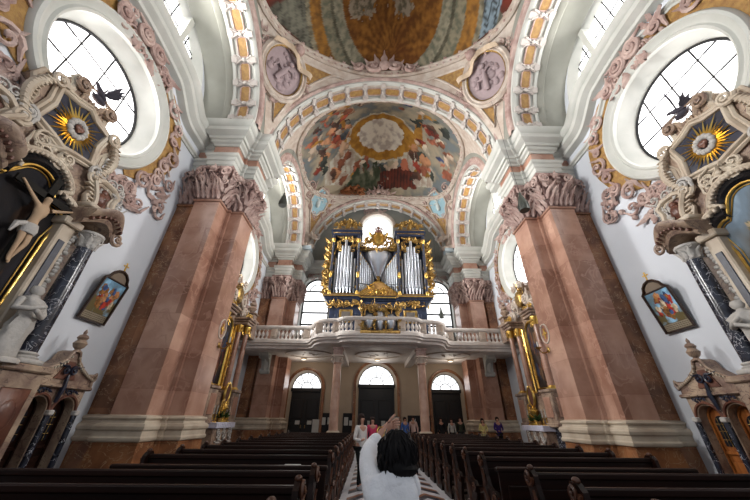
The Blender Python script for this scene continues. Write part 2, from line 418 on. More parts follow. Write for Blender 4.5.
def lunette(s, c):
    WN[0] += 1; x = WX * s
    P = lambda d: (lambda a, b: Vector((x + s * d, c + a, LZ0 + b)))
    mb = MB(); A = circ_pts(P(0), LRX, LRZ, 40, 0, PI); B = circ_pts(P(.42), 2.95, 3.25, 40, 0, PI)
    mb.grid([A + [A[0]], B + [B[0]]], flip=(s > 0)); w = struct(mb.build('window_%d' % WN[0], 'white', smooth=40))
    mb = MB(); mb.add(B, [tuple(range(41))]); mb.build('pane', 'glass', w, 0)
    mb = MB()
    for t in (-1.05, 1.05): mb.box(P(.18)(t, 1.5), (.44, .24, 3.05))
    mb.build('mullion', 'white', w, 0)
    mb = MB()
    for t in (-2.2, -1.6, -.5, 0, .5, 1.6, 2.2):
        h = 3.25 * math.sqrt(1 - (t / 2.95) ** 2); mb.tube([P(.37)(t, 0), P(.37)(t, h)], .03, 4)
    for z in (.75, 1.5, 2.25):
        h = 2.95 * math.sqrt(1 - (z / 3.25) ** 2); mb.tube([P(.37)(-h, z), P(.37)(h, z)], .03, 4)
    mb.build('glazing_bars', 'iron', w, 0)
for c in BAYS:
    for s in (-1, 1): round_window(s, c); lunette(s, c)

# wavy cornice along the side walls
def hump(d, top=1.0, a=1.6, b=3.35):
    t = (abs(d) - a) / (b - a); t = min(max(t, 0), 1); return top * (.5 + .5 * cos(PI * t)) if t > 0 else top + .12 * (1 - (d / a) ** 2)
TN = [0]
for c in BAYS:
    for s in (-1, 1):
        F = []; n = 60
        for i in range(n + 1):
            d = -4.75 + 9.5 * i / n; z = hump(d) - .25; dz = (hump(d + .05) - hump(d - .05)) / .1
            t = Vector((0, 1, dz)).normalized(); N = Vector((-s, 0, 0)); V = Vector((0, -t.z, t.y))
            F.append((Vector((WX * s, c + d, z)) , N, V))
        TN[0] += 1; mb = MB()
        prof = [(0, 12.86)] + [(a * .85 + .02, b) for a, b in CORN[4:]]
        z0 = 13.2; mb.sweep([(O + Vector((0, 0, z0)), U, V) for O, U, V in F], [(a, b - z0) for a, b in prof], flip=(s > 0))
        mb.sweep([(O + Vector((0, 0, z0 + .02 + .25 * math.exp(-(O.y - c) ** 2 / 1.5))), U, V) for O, U, V in F], [(0, -1.0), (.07, -1.0), (.09, -.92), (.16, -.88), (.16, -.8), (0, -.76)], flip=(s > 0))
        struct(mb.build('trim_%d' % TN[0], 'white', smooth=40))

# stucco around the round windows (ochre spandrels with pink scrollwork)
def window_stucco(s, c, i):
    near = c < 10
    r = thing('window_stucco', ('pink stucco scrollwork on gold ground around the near %s round window' if near else 'pink stucco scrolls around the farther %s round window by the gallery') % SIDE[s], 'stucco ornament', (WX * s, WC(c), ZC), 0, 'stucco around the round windows')
    def F(a, b): return Fr((-s * .03, a, b), (0, -s, 0), (0, 0, 1))      # N points into the nave
    for q in (-1, 1):
        mb = MB(); pts = []
        for k in range(13):
            a = math.radians(-50 + 139 * k / 12); pts.append((q * 2.42 * cos(a), 2.42 * sin(a)))
        for k in range(12, -1, -1):
            a = math.radians(-50 + 139 * k / 12); rr = 2.62 + .75 * sin(PI * k / 12) ; x, y = q * rr * cos(a), rr * sin(a)
            pts.append((x, min(y, 1.55 + hump(x) * 1.1)))
        n = len(pts); a = [(-s * .015, p[0], p[1]) for p in pts]; b = [(-s * .05, p[0], p[1]) for p in pts]
        mb.add(a + b, [tuple(range(n)), tuple(range(2 * n - 1, n - 1, -1))] + [(k, (k + 1) % n, n + (k + 1) % n, n + k) for k in range(n)])
        mb.build('gold_ground', 'ochre', r, 0)
    for q in (-1, 1):
        mb = MB(); f = F(0, 0)
        for k in range(9):
            a = math.radians(-62 + 13 * k); rr = 2.85 + .16 * (k % 2)
            scroll(mb, f, q * s * rr * cos(a), rr * sin(a), .15 + .09 * ((k * 7) % 3), 1.4, a + 1, (-1) ** k, .075, .06, 18, 5, tail=.45)
            leaf(mb, f, q * s * (rr - .05) * cos(a), rr * sin(a), a + (-1) ** k * 1.9, .5, .2, .35, .03)
        # big double volute where the cornice turns
        scroll(mb, f, q * .36, 2.75, .3, 2.1, PI / 2, q, .1, .16, 26, 7, tail=.5)
        leaf(mb, f, q * .3, 2.3, -PI / 2 + q * .3, .7, .35, .2, .04, h=.15); leaf(mb, f, q * .8, 2.7, PI / 2 - q * 1.6, .9, .35, .2, .04, h=.12)
        scroll(mb, f, q * 1.15, 2.45, .22, 1.6, 0, q, .08, .12, 20, 6, tail=.5)
        rocaille(mb, Fr(f.p(q * .6, 2.55, .05), f.U, f.V), 1.3, .8, 14, k + i, .13)
        rocaille(mb, Fr(f.p(q * s * 1.9, -2.55, 0), f.U, f.V), 1.5, .7, 16, 5 + i, .15)
        rocaille(mb, Fr(f.p(q * s * 3.15, -1.5, 0), f.U, f.V), .8, 1.3, 14, 15 + i, .15)
        mb.build('scrollwork', 'pink', r, 50)
for i, c in enumerate(BAYS):
    for s in (-1, 1): window_stucco(s, c, i * 2 + (s > 0))

# ------------------------------------------------------------------ arches of the vault
def arch_profile(w, rin):
    """(across, radial) profile of an arch band, soffit at rin"""
    return None
def make_arch(name, label, rx, rz, w, npan, along, cx, cy, plan, ext=.5, soff=.0, drop=0):
    """plan 'x': arch spans x (transverse); 'y': arch spans y. w = width of soffit."""
    r = thing(name, label, 'arch', (cx, cy, ZS), 0 if plan == 'x' else PI / 2)
    n = 56; h = w / 2
    def fr(t, e=0):
        a = PI * t; nx, nz = cos(a) * rz, sin(a) * rx; l = math.hypot(nx, nz)
        return Vector((rx * cos(a), 0, rz * sin(a))), Vector((0, 1, 0)), Vector((nx / l, 0, nz / l))
    F = [fr(i / n) for i in range(n + 1)]
    mb = MB()
    mb.sweep(F, [(-h, ext), (-h, .0), (-h + .12, -.06), (-h + .2, -.05), (-h + .24, .03), (h - .24, .03), (h - .2, -.05), (h - .12, -.06), (h, .0), (h, ext)])
    mb.build('arch_band', 'white', r, 40)
    for sg in (-1, 1):
        mb = MB(); mb.sweep(F, [(sg * h, .1), (sg * (h + .1), .13), (sg * (h + .14), .22), (sg * (h + .1), .3), (sg * (h + .06), .34), (sg * (h + .06), .42), (sg * (h + .12), .5), (sg * (h + .05), .6), (sg * (h - .02), .62)])
        mb.build('face_moulding', 'pink', r, 50)
    return r, fr
def arch_fill(r, fr, npan, w, plen, pw, skip=0):
    t0 = None; first = True
    for i in range(npan):
        t = (i + .5) / npan; O, U, V = fr(t); T = Vector((0, 1, 0)).cross(V)
        M3 = Matrix((T, U, V)).transposed().to_4x4(); M3.translation = O
        if t0 is None:
            mb = MB(); mb.prism([(-plen / 2, -pw * .32), (-plen * .38, -pw / 2), (plen * .38, -pw / 2), (plen / 2, -pw * .32), (plen / 2, pw * .32), (plen * .38, pw / 2), (-plen * .38, pw / 2), (-plen / 2, pw * .32)], -.035, .03)
            p = mb.build('gilded_panel', 'ochre', r, 0)
            mb = MB(); mb.tube([(-plen / 2, -pw * .32, -.03), (-plen * .38, -pw / 2, -.03), (plen * .38, -pw / 2, -.03), (plen / 2, -pw * .32, -.03), (plen / 2, pw * .32, -.03), (plen * .38, pw / 2, -.03), (-plen * .38, pw / 2, -.03), (-plen / 2, pw * .32, -.03)], .035, 5, closed=True)
            fr_ = mb.build('panel_border', 'pink', r, 0); fr_.parent = p; t0 = (p, fr_)
        else:
            p = t0[0].copy(); COL.objects.link(p); f2 = t0[1].copy(); COL.objects.link(f2); f2.parent = p
        p.parent = r; p.matrix_local = M3
    b0 = None
    for i in range(npan + 1):
        t = i / npan; t = min(max(t, .012), .988); O, U, V = fr(t); T = Vector((0, 1, 0)).cross(V)
        M3 = Matrix((T, U, V)).transposed().to_4x4(); M3.translation = O
        if b0 is None:
            mb = MB(); k = .11
            for sy in (-1, 1):
                F = Fr((0, 0, 0), (1, 0, 0), (0, -1, 0))
                for sx in (-1, 1): scroll(mb, F, sx * .12, sy * (w / 2 - .27), .11, 1.2, PI / 2, sx, .045, .06, 10, 5); leaf(mb, F, 0, sy * .06, PI / 2 * sy + sx * .45, w * .33, .13, .15, .02, h=.07)
                mb.box((0, sy * (w / 2 - .2), -.06), (.24, .26, .14))
            mb.box((0, 0, -.03), (.10, w * .5, .1)); mb.ell((0, 0, -.1), (.1, .1, .06), 8, 4)
            b = mb.build('console', 'white2', r, 40); b0 = b
        else: b = b0.copy(); COL.objects.link(b)
        b.parent = r; b.matrix_local = M3
SX = 6.9
for i, c in enumerate(BAYS):
    for s in (-1, 1):
        lab = ('%s side arch of the near vault with gold panels on its underside' if i == 0 else '%s side arch of the far vault beside the organ, with gold panels') % SIDE[s]
        r, fr = make_arch('vault_arch', lab, 3.65, 3.75, 1.3, 9, 0, SX * s, c, 'y', .55); arch_fill(r, fr, 11, 1.3, .80, .44); r['group'] = 'side arches'
for i, y in enumerate(PY):
    lab = ['rear crosswise arch overhead with gold panels', 'broad crosswise arch between the two ceiling paintings, with gold panels', 'farthest crosswise arch above the organ with gold panels'][i]
    r, fr = make_arch('vault_arch', lab, 5.9, 5.85, 1.25, 15, 0, 0, y, 'x', .7); arch_fill(r, fr, 16, 1.25, .88, .44); r['group'] = 'crosswise arches'

# deep side recess barrels + impost walls (part of the ceiling structure)
def Z(x, d):
    x = abs(x); t = min(abs(d) / HALF, 1); g = (1 - t * t) * .138 * x * x + t * t * (6.5 - math.sqrt(max(6.5 ** 2 - x * x, .01)))
    return 24 - g - .149 * d * d - 1.9 * (x / 6.2) ** 8 * t ** 4 - .35 * t * t * (x < 6.3)
for i, c in enumerate(BAYS):
    for s in (-1, 1):
        mb = MB(); n = 40; rows = []
        for k in range(n + 1):
            a = PI * k / n; rows.append([(s * xx, c + (3.62 + e) * cos(a), ZS + (3.72 + e) * sin(a)) for xx, e in ((7.5, .0), (7.6, -.06), (7.8, -.06), (7.85, 0), (8.92, 0))])
        mb.grid(rows, flip=(s < 0))
        # spandrel face between side arch and vault
        for k in range(n):
            q = []
            for j in (k, k + 1):
                a = PI * j / n; y = 4.12 * cos(a); q.append((y, ZS + 4.2 * sin(a)))
            (y0, z0), (y1, z1) = q
            mb.add([(s * 6.22, c + y0, z0), (s * 6.22, c + y1, z1), (s * 6.2, c + y1, max(Z(6.2, y1), z1) + .05), (s * 6.2, c + y0, max(Z(6.2, y0), z0) + .05)], [(0, 1, 2, 3)])
        for q in (-1, 1):
            mb.add([(s * 6.22, c + q * 4.12, ZS - .05), (s * 6.22, c + q * 5.0, ZS - .05), (s * 6.22, c + q * 5.0, 16.3), (s * 6.22, c + q * 4.12, 16.3)], [(0, 1, 2, 3)])
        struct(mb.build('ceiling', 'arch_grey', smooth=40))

# vault shells: fresco, pendentives
EA = [(6.1, 4.82, 2.08), (6.15, 4.9, 2.7)]
def bound(th, a=6.2, b=HALF + .35):
    cx, sx = cos(th), sin(th); return min(a / abs(cx) if abs(cx) > 1e-6 else 1e9, b / abs(sx) if abs(sx) > 1e-6 else 1e9)
def ellr(th, a, b):
    e = EXP_[0]; return (abs(cos(th) / a) ** e + abs(sin(th) / b) ** e) ** (-1 / e)
EXP_ = [2]
def nz(x, y, s=1.0, o=3): return noise.fractal(Vector((x * s, y * s, 1.7)), 1.0, 2.0, o)
def mix(a, b, t): t = min(max(t, 0), 1); return tuple(p + (q - p) * t for p, q in zip(a, b))
def s2l(*c): return tuple((v / 255) ** 2.2 for v in c)
def f_near(x, y):
    n = nz(x, y, 1.3, 5); n2 = nz(x + 9, y - 4, 5, 4); h = nz(x * 3, y * 3 + 20, 3, 2)
    dx, dy = x - .35, y - 1.95; r = math.hypot(dx, dy); a = math.atan2(y - 4.3, x - .35)
    if r < 2.85:
        c = mix(s2l(98, 60, 18), s2l(146, 98, 40), .45 + .8 * n2 + .35 * sin(a * 26 + 3 * n))
        c = mix(c, s2l(92, 50, 12), max(0, (dy - 1.2)) * .35 + .6 * n)
        for bx, by, br in ((-1.6, 3.0 - .7, .55), (-1.0, 2.4, .4), (1.1, 2.3, .5), (.5, 1.9, .4), (-.2, 1.2, .6)):
            q = math.hypot(x - bx, (y - by)) + .25 * n2
            if q < br: c = mix(s2l(150, 135, 115), s2l(96, 88, 70), .5 + n2 * 2)
        return c
    if r < 3.35:
        return mix(s2l(104, 104, 88), s2l(150, 142, 120), .4 + 1.1 * n2 + .3 * (sin(math.atan2(dy, dx) * 40) > .5))
    ax = abs(x - .2)
    if r < 3.5: return mix(s2l(70, 66, 52), s2l(100, 96, 80), .5 + n2)
    if r < 4.0: return mix(s2l(96, 96, 80), s2l(134, 126, 104), .5 + 1.3 * n2 + .3 * (abs(sin(a * 30)) < .3))
    if r < 4.55: return mix(s2l(150, 104, 44), s2l(104, 72, 34), .45 + n2 + .2 * (abs(r - 4.28) < .06))
    if r < 4.75: return mix(s2l(140, 132, 110), s2l(90, 84, 68), .5 + n2)
    u, v = x * .8 + dy * .6 * (1 if x > 0 else -1), dy * .8 - abs(x) * .6
    if abs((u * .55) % 1.0 - .5) < .07: return mix(s2l(92, 54, 38), s2l(64, 36, 26), .5 + n2)
    if x > 0 and abs(x - 5.2) < .45 and .6 < y < 2.6: return mix(s2l(120, 136, 146), s2l(56, 60, 62), 1 if (abs(sin(x * 13)) < .22 or abs(sin(y * 13)) < .22) else .1 + n2)
    if y < 1.2 and ax > 5.2: return mix(s2l(104, 44, 30), s2l(70, 40, 30), .5 + n)
    return mix(s2l(112, 110, 96), s2l(62, 60, 52), (.85 if (abs(sin(x * 11)) < .3 or abs(sin(y * 11)) < .3) else .35) + n)
R2 = random.Random(11)
FIG = []
for k in range(120):
    th = R2.uniform(0, 2 * PI); q = R2.choice((.62, .72, .8, .88)) + R2.uniform(-.06, .06)
    if abs(cos(th)) < .3 and sin(th) > 0 and q < .7: continue
    FIG.append((6.0 * q * cos(th), 4.8 * q * sin(th), R2.uniform(.24, .55), R2.uniform(.5, 1.0), R2.uniform(0, 3),
                R2.choice(((176, 104, 78), (150, 60, 44), (196, 160, 130), (206, 182, 158), (66, 76, 112), (186, 132, 96), (96, 66, 52), (140, 84, 60), (60, 66, 60), (214, 200, 176), (176, 128, 52)))))
for k in range(40):
    FIG.append((R2.uniform(-5.2, -2.6), R2.uniform(-3.4, .5), R2.uniform(.2, .4), R2.uniform(.5, 1), R2.uniform(0, 3), R2.choice(((176, 84, 62), (92, 96, 100), (190, 170, 150), (206, 150, 112), (120, 120, 112), (84, 62, 52)))))
def f_far(x, y):
    n = nz(x, y, .9, 4); n2 = nz(x + 5, y + 3, 2.2, 3)
    c = mix(s2l(98, 102, 98), s2l(158, 146, 124), .5 + 1.2 * n)
    c = mix(c, s2l(104, 110, 112), max(0, -.1 - n) * 2.5)
    ex = math.hypot((x - .15) / 2.0, (y - .85) / 1.4) + .1 * n2
    if ex < 1.42: c = mix(s2l(176, 128, 50), s2l(142, 98, 38), .5 + 1.3 * n2)
    if ex < 1.0: c = mix(s2l(222, 214, 198), s2l(178, 166, 154), .35 + 1.6 * n2 + .5 * n)
    if 1.42 <= ex < 1.54: c = mix(s2l(206, 198, 178), s2l(160, 150, 130), .5 + n2)
    # painted pale buildings at the lower corners and gold arms
    for sx in (-1, 1):
        u, v = x - sx * 3.5, y - 2.6
        if abs(u) < 1.3 and abs(v) < 1.25 - .5 * abs(u): c = mix(s2l(186, 184, 168), s2l(150, 132, 118), .4 + .9 * (abs(sin(u * 7)) < .35) + n2)
        d = abs((y - .2) + sx * -.0 - 0) 
        if 2.9 < sx * x < 3.6 + .2 * y and -2.6 < y < .9: c = mix(s2l(178, 130, 56), s2l(140, 96, 40), .5 + n2)
    for fx, fy, r, e, ro, col in FIG:
        u = (x - fx) * cos(ro) + (y - fy) * sin(ro); v = -(x - fx) * sin(ro) + (y - fy) * cos(ro)
        q = math.hypot(u / r, v / (r * e)) + .8 * n2 + .5 * n
        if q < 1: c = mix(s2l(*col), s2l(*[k * .62 for k in col]), .5 + u / r * .6 + n2)
    if .2 < x + n2 < 3.4 + n and 3.35 + .15 * (x - 1.8) ** 2 < y + .06 * x * x + .25 * n2 < 4.6: c = mix(s2l(96, 44, 30), s2l(58, 30, 24), .5 + .5 * sin(x * 22) + n2)
    if -2.8 < x + n < .3 and 3.2 + .25 * (x + 1.2) ** 2 + .8 * n2 < y: c = mix(s2l(54, 62, 44), s2l(96, 98, 80), .5 + 1.5 * n2)
    return c
PAINTL = ('large near ceiling painting with a brown gold disc and painted stone dome', 'oval ceiling painting of figures and clouds above the organ bay')
for i, c in enumerate(BAYS):
    a, b, EXP_[0] = EA[i]; NR, NT = 150, 320; rows = []; cols = []
    mb = MB(); fn = (f_near, f_far)[i]
    for k in range(NR + 1):
        rr = max(k / NR, 1e-3)
        row = []
        for j in range(NT):
            th = 2 * PI * j / NT; q = ellr(th, a, b) * rr; x, y = q * cos(th), q * sin(th)
            row.append((x, y, Z(x, y) - 18)); cols.append(fn(x, y))
        rows.append(row)
    mb.grid(rows, closed_v=True); mb.c = cols
    t = thing('ceiling_painting', PAINTL[i], 'painting', (0, c, 18)); mb.build('painted_field', 'paint', t, 60)
    mb = MB(); F = []
    def ringp(th, q=1.0):
        rr = ellr(th, a, b) * q; x, y = rr * cos(th), rr * sin(th); return Vector((x, y, Z(x, y) - 18))
    for j in range(160):
        th = 2 * PI * j / 160; O = ringp(th); T = (ringp(th + .01) - ringp(th - .01)).normalized(); N = (ringp(th, .98) - O); N = (N - T * N.dot(T)).normalized(); F.append((O, N, T.cross(N)))
    mb.sweep(F, [(-.3, -.02), (-.3, .12), (-.2, .2), (-.1, .16), (0, .22), (.08, .16), (.1, .0)] if F[0][2].z < 0 else [(-.3, .02), (-.3, -.12), (-.2, -.2), (-.1, -.16), (0, -.22), (.08, -.16), (.1, -.0)], closed=True)
    mb.build('frame_moulding', 'pinkwhite', t, 50)
    mb = MB(); sg = 1 if F[0][2].z < 0 else -1
    for j in range(0, 160, 2):
        O, N, D = F[j]; T = N.cross(D); f = Fr(O + D * .1 * sg, T, N)
        if f.N.z > 0: f = Fr(O + D * .1 * sg, -T, N)
        leaf(mb, f, 0, -.05, .6 if j % 4 else 2.5, .36, .17, .3, .03); mb.ell(f.p(.1, -.12, .08), (.07, .07, .06), 6, 4)
    mb.build('leaf_border', 'pink', t, 50)

def surf(x, d, c, e=.03):
    p = Vector((x, c + d, Z(x, d))); px = Vector((x + e, c + d, Z(x + e, d))) - p; py = Vector((x, c + d + e, Z(x, d + e))) - p
    n = px.cross(py).normalized()
    if n.z > 0: n = -n
    return p, n
for i, c in enumerate(BAYS):
    a, b, EXP_[0] = EA[i]; mb = MB(); rows = []
    for j in range(241):
        th = 2 * PI * j / 240; r0, r1 = ellr(th, a, b) * .985, bound(th); r1 = max(r1, r0 * 1.005); row = []
        for k in range(9):
            q = r0 + (r1 - r0) * k / 8; x, y = q * cos(th), q * sin(th); row.append((x, c + y, Z(x, y)))
        rows.append(row)
    mb.grid(rows); struct(mb.build('ceiling', 'pinkwhite', smooth=60))
    for sx in (-1, 1):
        for sy in (-1, 1):
            if sy < 0: continue
            lab = ('%s purple relief medallion with ribbon between the ceiling paintings' if i == 0 else '%s pale blue cartouche in gold scrollwork above the organ') % SIDE[sx]
            px, pd = (5.68 * sx, 3.58) if i == 0 else (5.35 * sx, 3.75 * sy)
            P0, N0 = surf(px, pd, c); off_ = .22 if i == 0 else .08
            V = Vector((0, 0, 1)); V = (V - N0 * V.dot(N0)).normalized(); U = V.cross(N0)
            t = thing('stucco_medallion' if i == 0 else 'stucco_cartouche', lab, 'medallion', tuple(P0), 0, 'ceiling medallions' if i == 0 else 'blue cartouches')
            def loc(p):   # world point on the shell -> local
                return Vector(p) - P0
            F = Fr(N0 * off_, U, V)
            # gold grounds following the shell
            mb = MB()
            for (ta, tb, q0, q1) in ((.06, .93, .1, .85),):
                rows = []
                t0 = math.atan2((HALF) , 6.15)
                th0, th1 = t0 - (.34 if i == 0 else .30), t0 + (.42 if i == 0 else .36)
                for k in range(17):
                    th = th0 + (th1 - th0) * k / 16; th_ = th if (sx > 0) else PI - th
                    if sy < 0: th_ = -th_
                    r0 = ellr(th_, a, b) + .42; r1 = bound(th_, 6.05, HALF - .15) - .12
                    if r1 < r0 + .02: r1 = r0 + .02
                    row = []
                    for w in range(6):
                        q = r0 + (r1 - r0) * w / 5; x, y = q * cos(th_), q * sin(th_); p, n = surf(x, y, c); row.append(tuple(loc(p + n * .035)))
                    rows.append(row)
                mb.grid(rows)
                edge = [rows[k][0] for k in range(17)] + [rows[-1][w] for w in range(1, 6)] + [rows[k][-1] for k in range(15, -1, -1)] + [rows[0][w] for w in range(4, 0, -1)]
            mb.build('gold_ground', 'ochre', t, 60)
            mb = MB(); mb.tube(edge, .07, 6, closed=True); mb.build('border', 'pinkwhite', t, 60)
            if i == 0:
                rx, ry = 1.12, 1.3
                mb = MB(); mb.sweep([(F.p(0, 0, 0), F.U * (rx * cos(q)) + F.V * (ry * sin(q)), F.N) for q in [2 * PI * k / 40 for k in range(40)]],
                                    [(.97, -.35), (.97, .12), (1.04, .22), (1.12, .17), (1.2, .26), (1.3, .16), (1.28, -.4)], closed=True)
                mb.build('ring', 'pinkwhite', t, 50)
                mb = MB(); pts = [F.p(rx * 1.02 * cos(2 * PI * k / 40), ry * 1.02 * sin(2 * PI * k / 40), .02) for k in range(40)]; mb.add(pts, [tuple(range(40))])
                r3 = random.Random(sx + 5)
                for k in range(34):
                    q = r3.uniform(0, .75); an = r3.uniform(0, 6.28); g_ = r3.uniform(.1, .24); mb.ell(F.p(rx * q * cos(an), ry * q * sin(an), .0), (g_, g_, .12), 8, 5, rot=Matrix((F.U, F.V, F.N)).transposed())
                mb.tube([F.p(-.2, -.7, .1), F.p(-.05, -.1, .2), F.p(.1, .4, .15)], [.12, .15, .08], 8); mb.ell(F.p(.12, .6, .15), (.15, .15, .15), 8, 6)
                mb.tube([F.p(.0, .2, .2), F.p(.4, .3, .2), F.p(.6, .1, .1)], [.07, .06, .04], 6); mb.tube([F.p(-.05, -.1, .2), F.p(-.45, .1, .15), F.p(-.6, -.3, .1)], [.1, .08, .06], 6)
                mb.build('relief', plain('mauve_relief', s2l(164, 146, 148)), t, 60)
                mb = MB(); mb.tube([F.p(rx * 1.0 * cos(q), ry * 1.0 * sin(q), .12) for q in [2 * PI * k / 40 for k in range(40)]], .06, 6, closed=True); mb.build('gilt_rim', 'gold', t, 60)
                mb = MB(); rb = []
                for k in range(21):
                    u = -1 + k / 10; x = u * 1.3 * sx; y = 1.15 + .18 * sin(u * 4.4) - .35 * u * u; rb.append([tuple(F.p(x, y + e, .3 + .12 * cos(u * 7) + g)) for e, g in ((-.16, 0), (.16, 0), (.16, .05), (-.16, .05))])
                mb.grid(rb, closed_v=True); mb.build('ribbon', plain('cream_ribbon', s2l(206, 184, 158)), t, 60)
                mb = MB(); mb.ell(F.p(0, 1.55, .35), (.3, .3, .34), 10, 7); rocaille(mb, Fr(F.p(0, 1.45, .1), F.U, F.V), 1.2, .5, 9, 3, .1)
                rocaille(mb, Fr(F.p(1.5 * -sx, .1, .05), F.U, F.V), .6, 1.2, 9, 4, .1); rocaille(mb, Fr(F.p(0, -1.6, .05), F.U, F.V), .8, .6, 7, 5, .09); rocaille(mb, Fr(F.p(1.6 * sx, .3, .05), F.U, F.V), .6, 1, 7, 8, .09)
                mb.build('shell_crest', 'pink', t, 60)
            else:
                out = [(.0, 1.0), (.35, .95), (.45, .6), (.68, .45), (.68, -.3), (.42, -.55), (.3, -.9), (0, -1.05), (-.3, -.9), (-.42, -.55), (-.68, -.3), (-.68, .45), (-.45, .6), (-.35, .95)]; out = [(1.3 * x_, 1.25 * y_) for x_, y_ in out]
                mb = MB(); mb.add([F.p(x, y, .05) for x, y in out], [tuple(range(len(out)))])
                mb.build('blue_field', plain('pale_blue', s2l(150, 184, 196)), t, 0)
                mb = MB(); mb.ell(F.p(-.05, -.1, .05), (.2, .2, .55), 8, 6); mb.ell(F.p(0, .4, .08), (.12, .12, .12), 8, 6)
                for q in (-1, 1): mb.tube([F.p(0, .15, .08), F.p(q * .3, .3 + .1 * q, .08), F.p(q * .4, .1, .06)], [.08, .06, .04], 6)
                mb.build('relief_figure', plain('white_relief', s2l(206, 216, 214)), t, 60)
                mb = MB(); mb.tube([F.p(x, y, .08) for x, y in out], .09, 6, closed=True)
                mb.build('ring', 'pinkwhite', t, 60)
                mb = MB()
                for q in (-1, 1):
                    scroll(mb, F, q * 1.45, .85, .38, 1.7, 0, q, .08, .08, 22, 6, tail=.5); scroll(mb, F, q * 1.25, -.1, .24, 1.4, 2, -q, .07, .06, 18, 6, tail=.3)
                    leaf(mb, F, q * .8, -.6, -1.2, .6, .25, .3, .04)
                rocaille(mb, Fr(F.p(0, -1.3), F.U, F.V), .8, .8, 10, 5, .1); rocaille(mb, Fr(F.p(0, 1.25), F.U, F.V), .9, .5, 8, 6, .1)
                mb.build('scrollwork', 'pink', t, 60)

# crests on the arch crowns
def crest(y, z, label, k=1.0, seed=1, name='stucco_crest'):
    t = thing(name, label, 'stucco ornament', (0, y, z)); F = Fr((0, 0, 0), (1, 0, 0), (0, 0, 1)); 
    mb = MB()
    for q in (-1, 1):
        scroll(mb, F, q * .45 * k, .05, .28 * k, 1.6, 0, q, .08 * k, .1, 20, 6, tail=.3); scroll(mb, F, q * 1.0 * k, -.05, .2 * k, 1.4, 1, -q, .07 * k, .1, 18, 6, tail=.4)
        leaf(mb, F, q * .2, .3, PI / 2 - q * .5, .6 * k, .25 * k, .3, .04); leaf(mb, F, q * .6, .2, PI / 2 - q * 1.0, .5 * k, .22 * k, .3, .04); leaf(mb, F, q * 1.2, 0, PI / 2 - q * 1.3, .6 * k, .22 * k, .3, .04)
    leaf(mb, F, 0, .3, PI / 2, .75 * k, .3 * k, .3, .05); mb.ell(F.p(0, .1, .2), (.22 * k, .15 * k, .26 * k), 10, 7)
    mb.build('scrollwork', 'pink', t, 60)
    return t
crest(10.0, 19.95, 'pink stucco crest crowning the arch below the near ceiling painting', 1.5)
crest(21.3, 19.95, 'pink stucco crest crowning the farthest arch above the organ', .9)
# clusters of stucco at the feet of the vault (far bay) and figures
t = thing('stucco_cluster', 'brown gilt carved group breaking over the lower edge of the far ceiling painting', 'sculpture', (-2.3, 21.05, 19.9)); mb = MB()
rocaille(mb, Fr((0, 0, 0), (1, 0, 0), (0, .45, .9)), 2.1, 1.3, 40, 9, .17)
for x_, z_ in ((-.6, .1), (.1, .25), (.6, -.1)): mb.ell((x_, -.1, z_), (.35, .3, .28), 9, 6); mb.tube([(x_, -.2, z_), (x_ + .3, -.4, z_ + .2), (x_ + .5, -.3, z_)], [.12, .09, .05], 6)
mb.build('figures', plain('brown_gilt', s2l(136, 84, 50)), t, 60)
for sx in (-1, 1):
    t = thing('stucco_angel', 'pale stucco angel seated on the cornice at the %s springing above the organ gallery' % SIDE[sx], 'sculpture', (5.95 * sx, 21.25, ZS + .02), 0, 'stucco angels')
    mb = MB(); figure(mb, (0, 0, 0), 1.75, 3 + sx, 0, PI, True, -.4 * sx); mb.ell((.3 * sx, -.1, .3), (.45, .3, .3), 10, 6); mb.ell((-.3 * sx, -.1, .18), (.35, .25, .22), 10, 6)
    mb.build('figure', 'pinkwhite', t, 60)
    mb = MB(); mb.box((0, 0, -.02), (.9, .7, .3)); mb.build('pedestal', plain('pale_blue_stone', s2l(176, 190, 196)), t, 0)
# ------------------------------------------------------------------ floor
AL, AR = -1.2, 1.33
mb = MB(); X0, X1 = -1.05, 1.18
def quad(mb, x0, y0, x1, y1, z, m=0): mb.add([(x0, y0, z), (x1, y0, z), (x1, y1, z), (x0, y1, z)], [(0, 1, 2, 3)], m)
quad(mb, -WX, -3, X0 - .2, END + .3, 0); quad(mb, X1 + .2, -3, WX, END + .3, 0)
quad(mb, X0 - .2, -3, X0, END + .3, 0, 1); quad(mb, X1, -3, X1 + .2, END + .3, 0, 1)
nx = 6; wx = (X1 - X0) / nx; per = .9
y = -3.0; k = 0
def tri(i): return .55 * (i % 2)
while y < END + .3:
    for j, (f0, f1, m) in enumerate(((0, .42, 1), (.42, .78, 2), (.78, 1.0, 3 if k % 1 == 0 else 1))):
        for i in range(nx):
            for h in range(1):
                a, b = X0 + i * wx, X0 + (i + 1) * wx
                ya, yb = tri(i), tri(i + 1)
                mb.add([(a, y + f0 * per + ya, 0), (b, y + f0 * per + yb, 0), (b, y + f1 * per + yb, 0), (a, y + f1 * per + ya, 0)], [(0, 1, 2, 3)], m)
    y += per; k += 1
struct(mb.build('floor', ['floor', 'tile_w', 'tile_b', 'tile_o'], smooth=0))
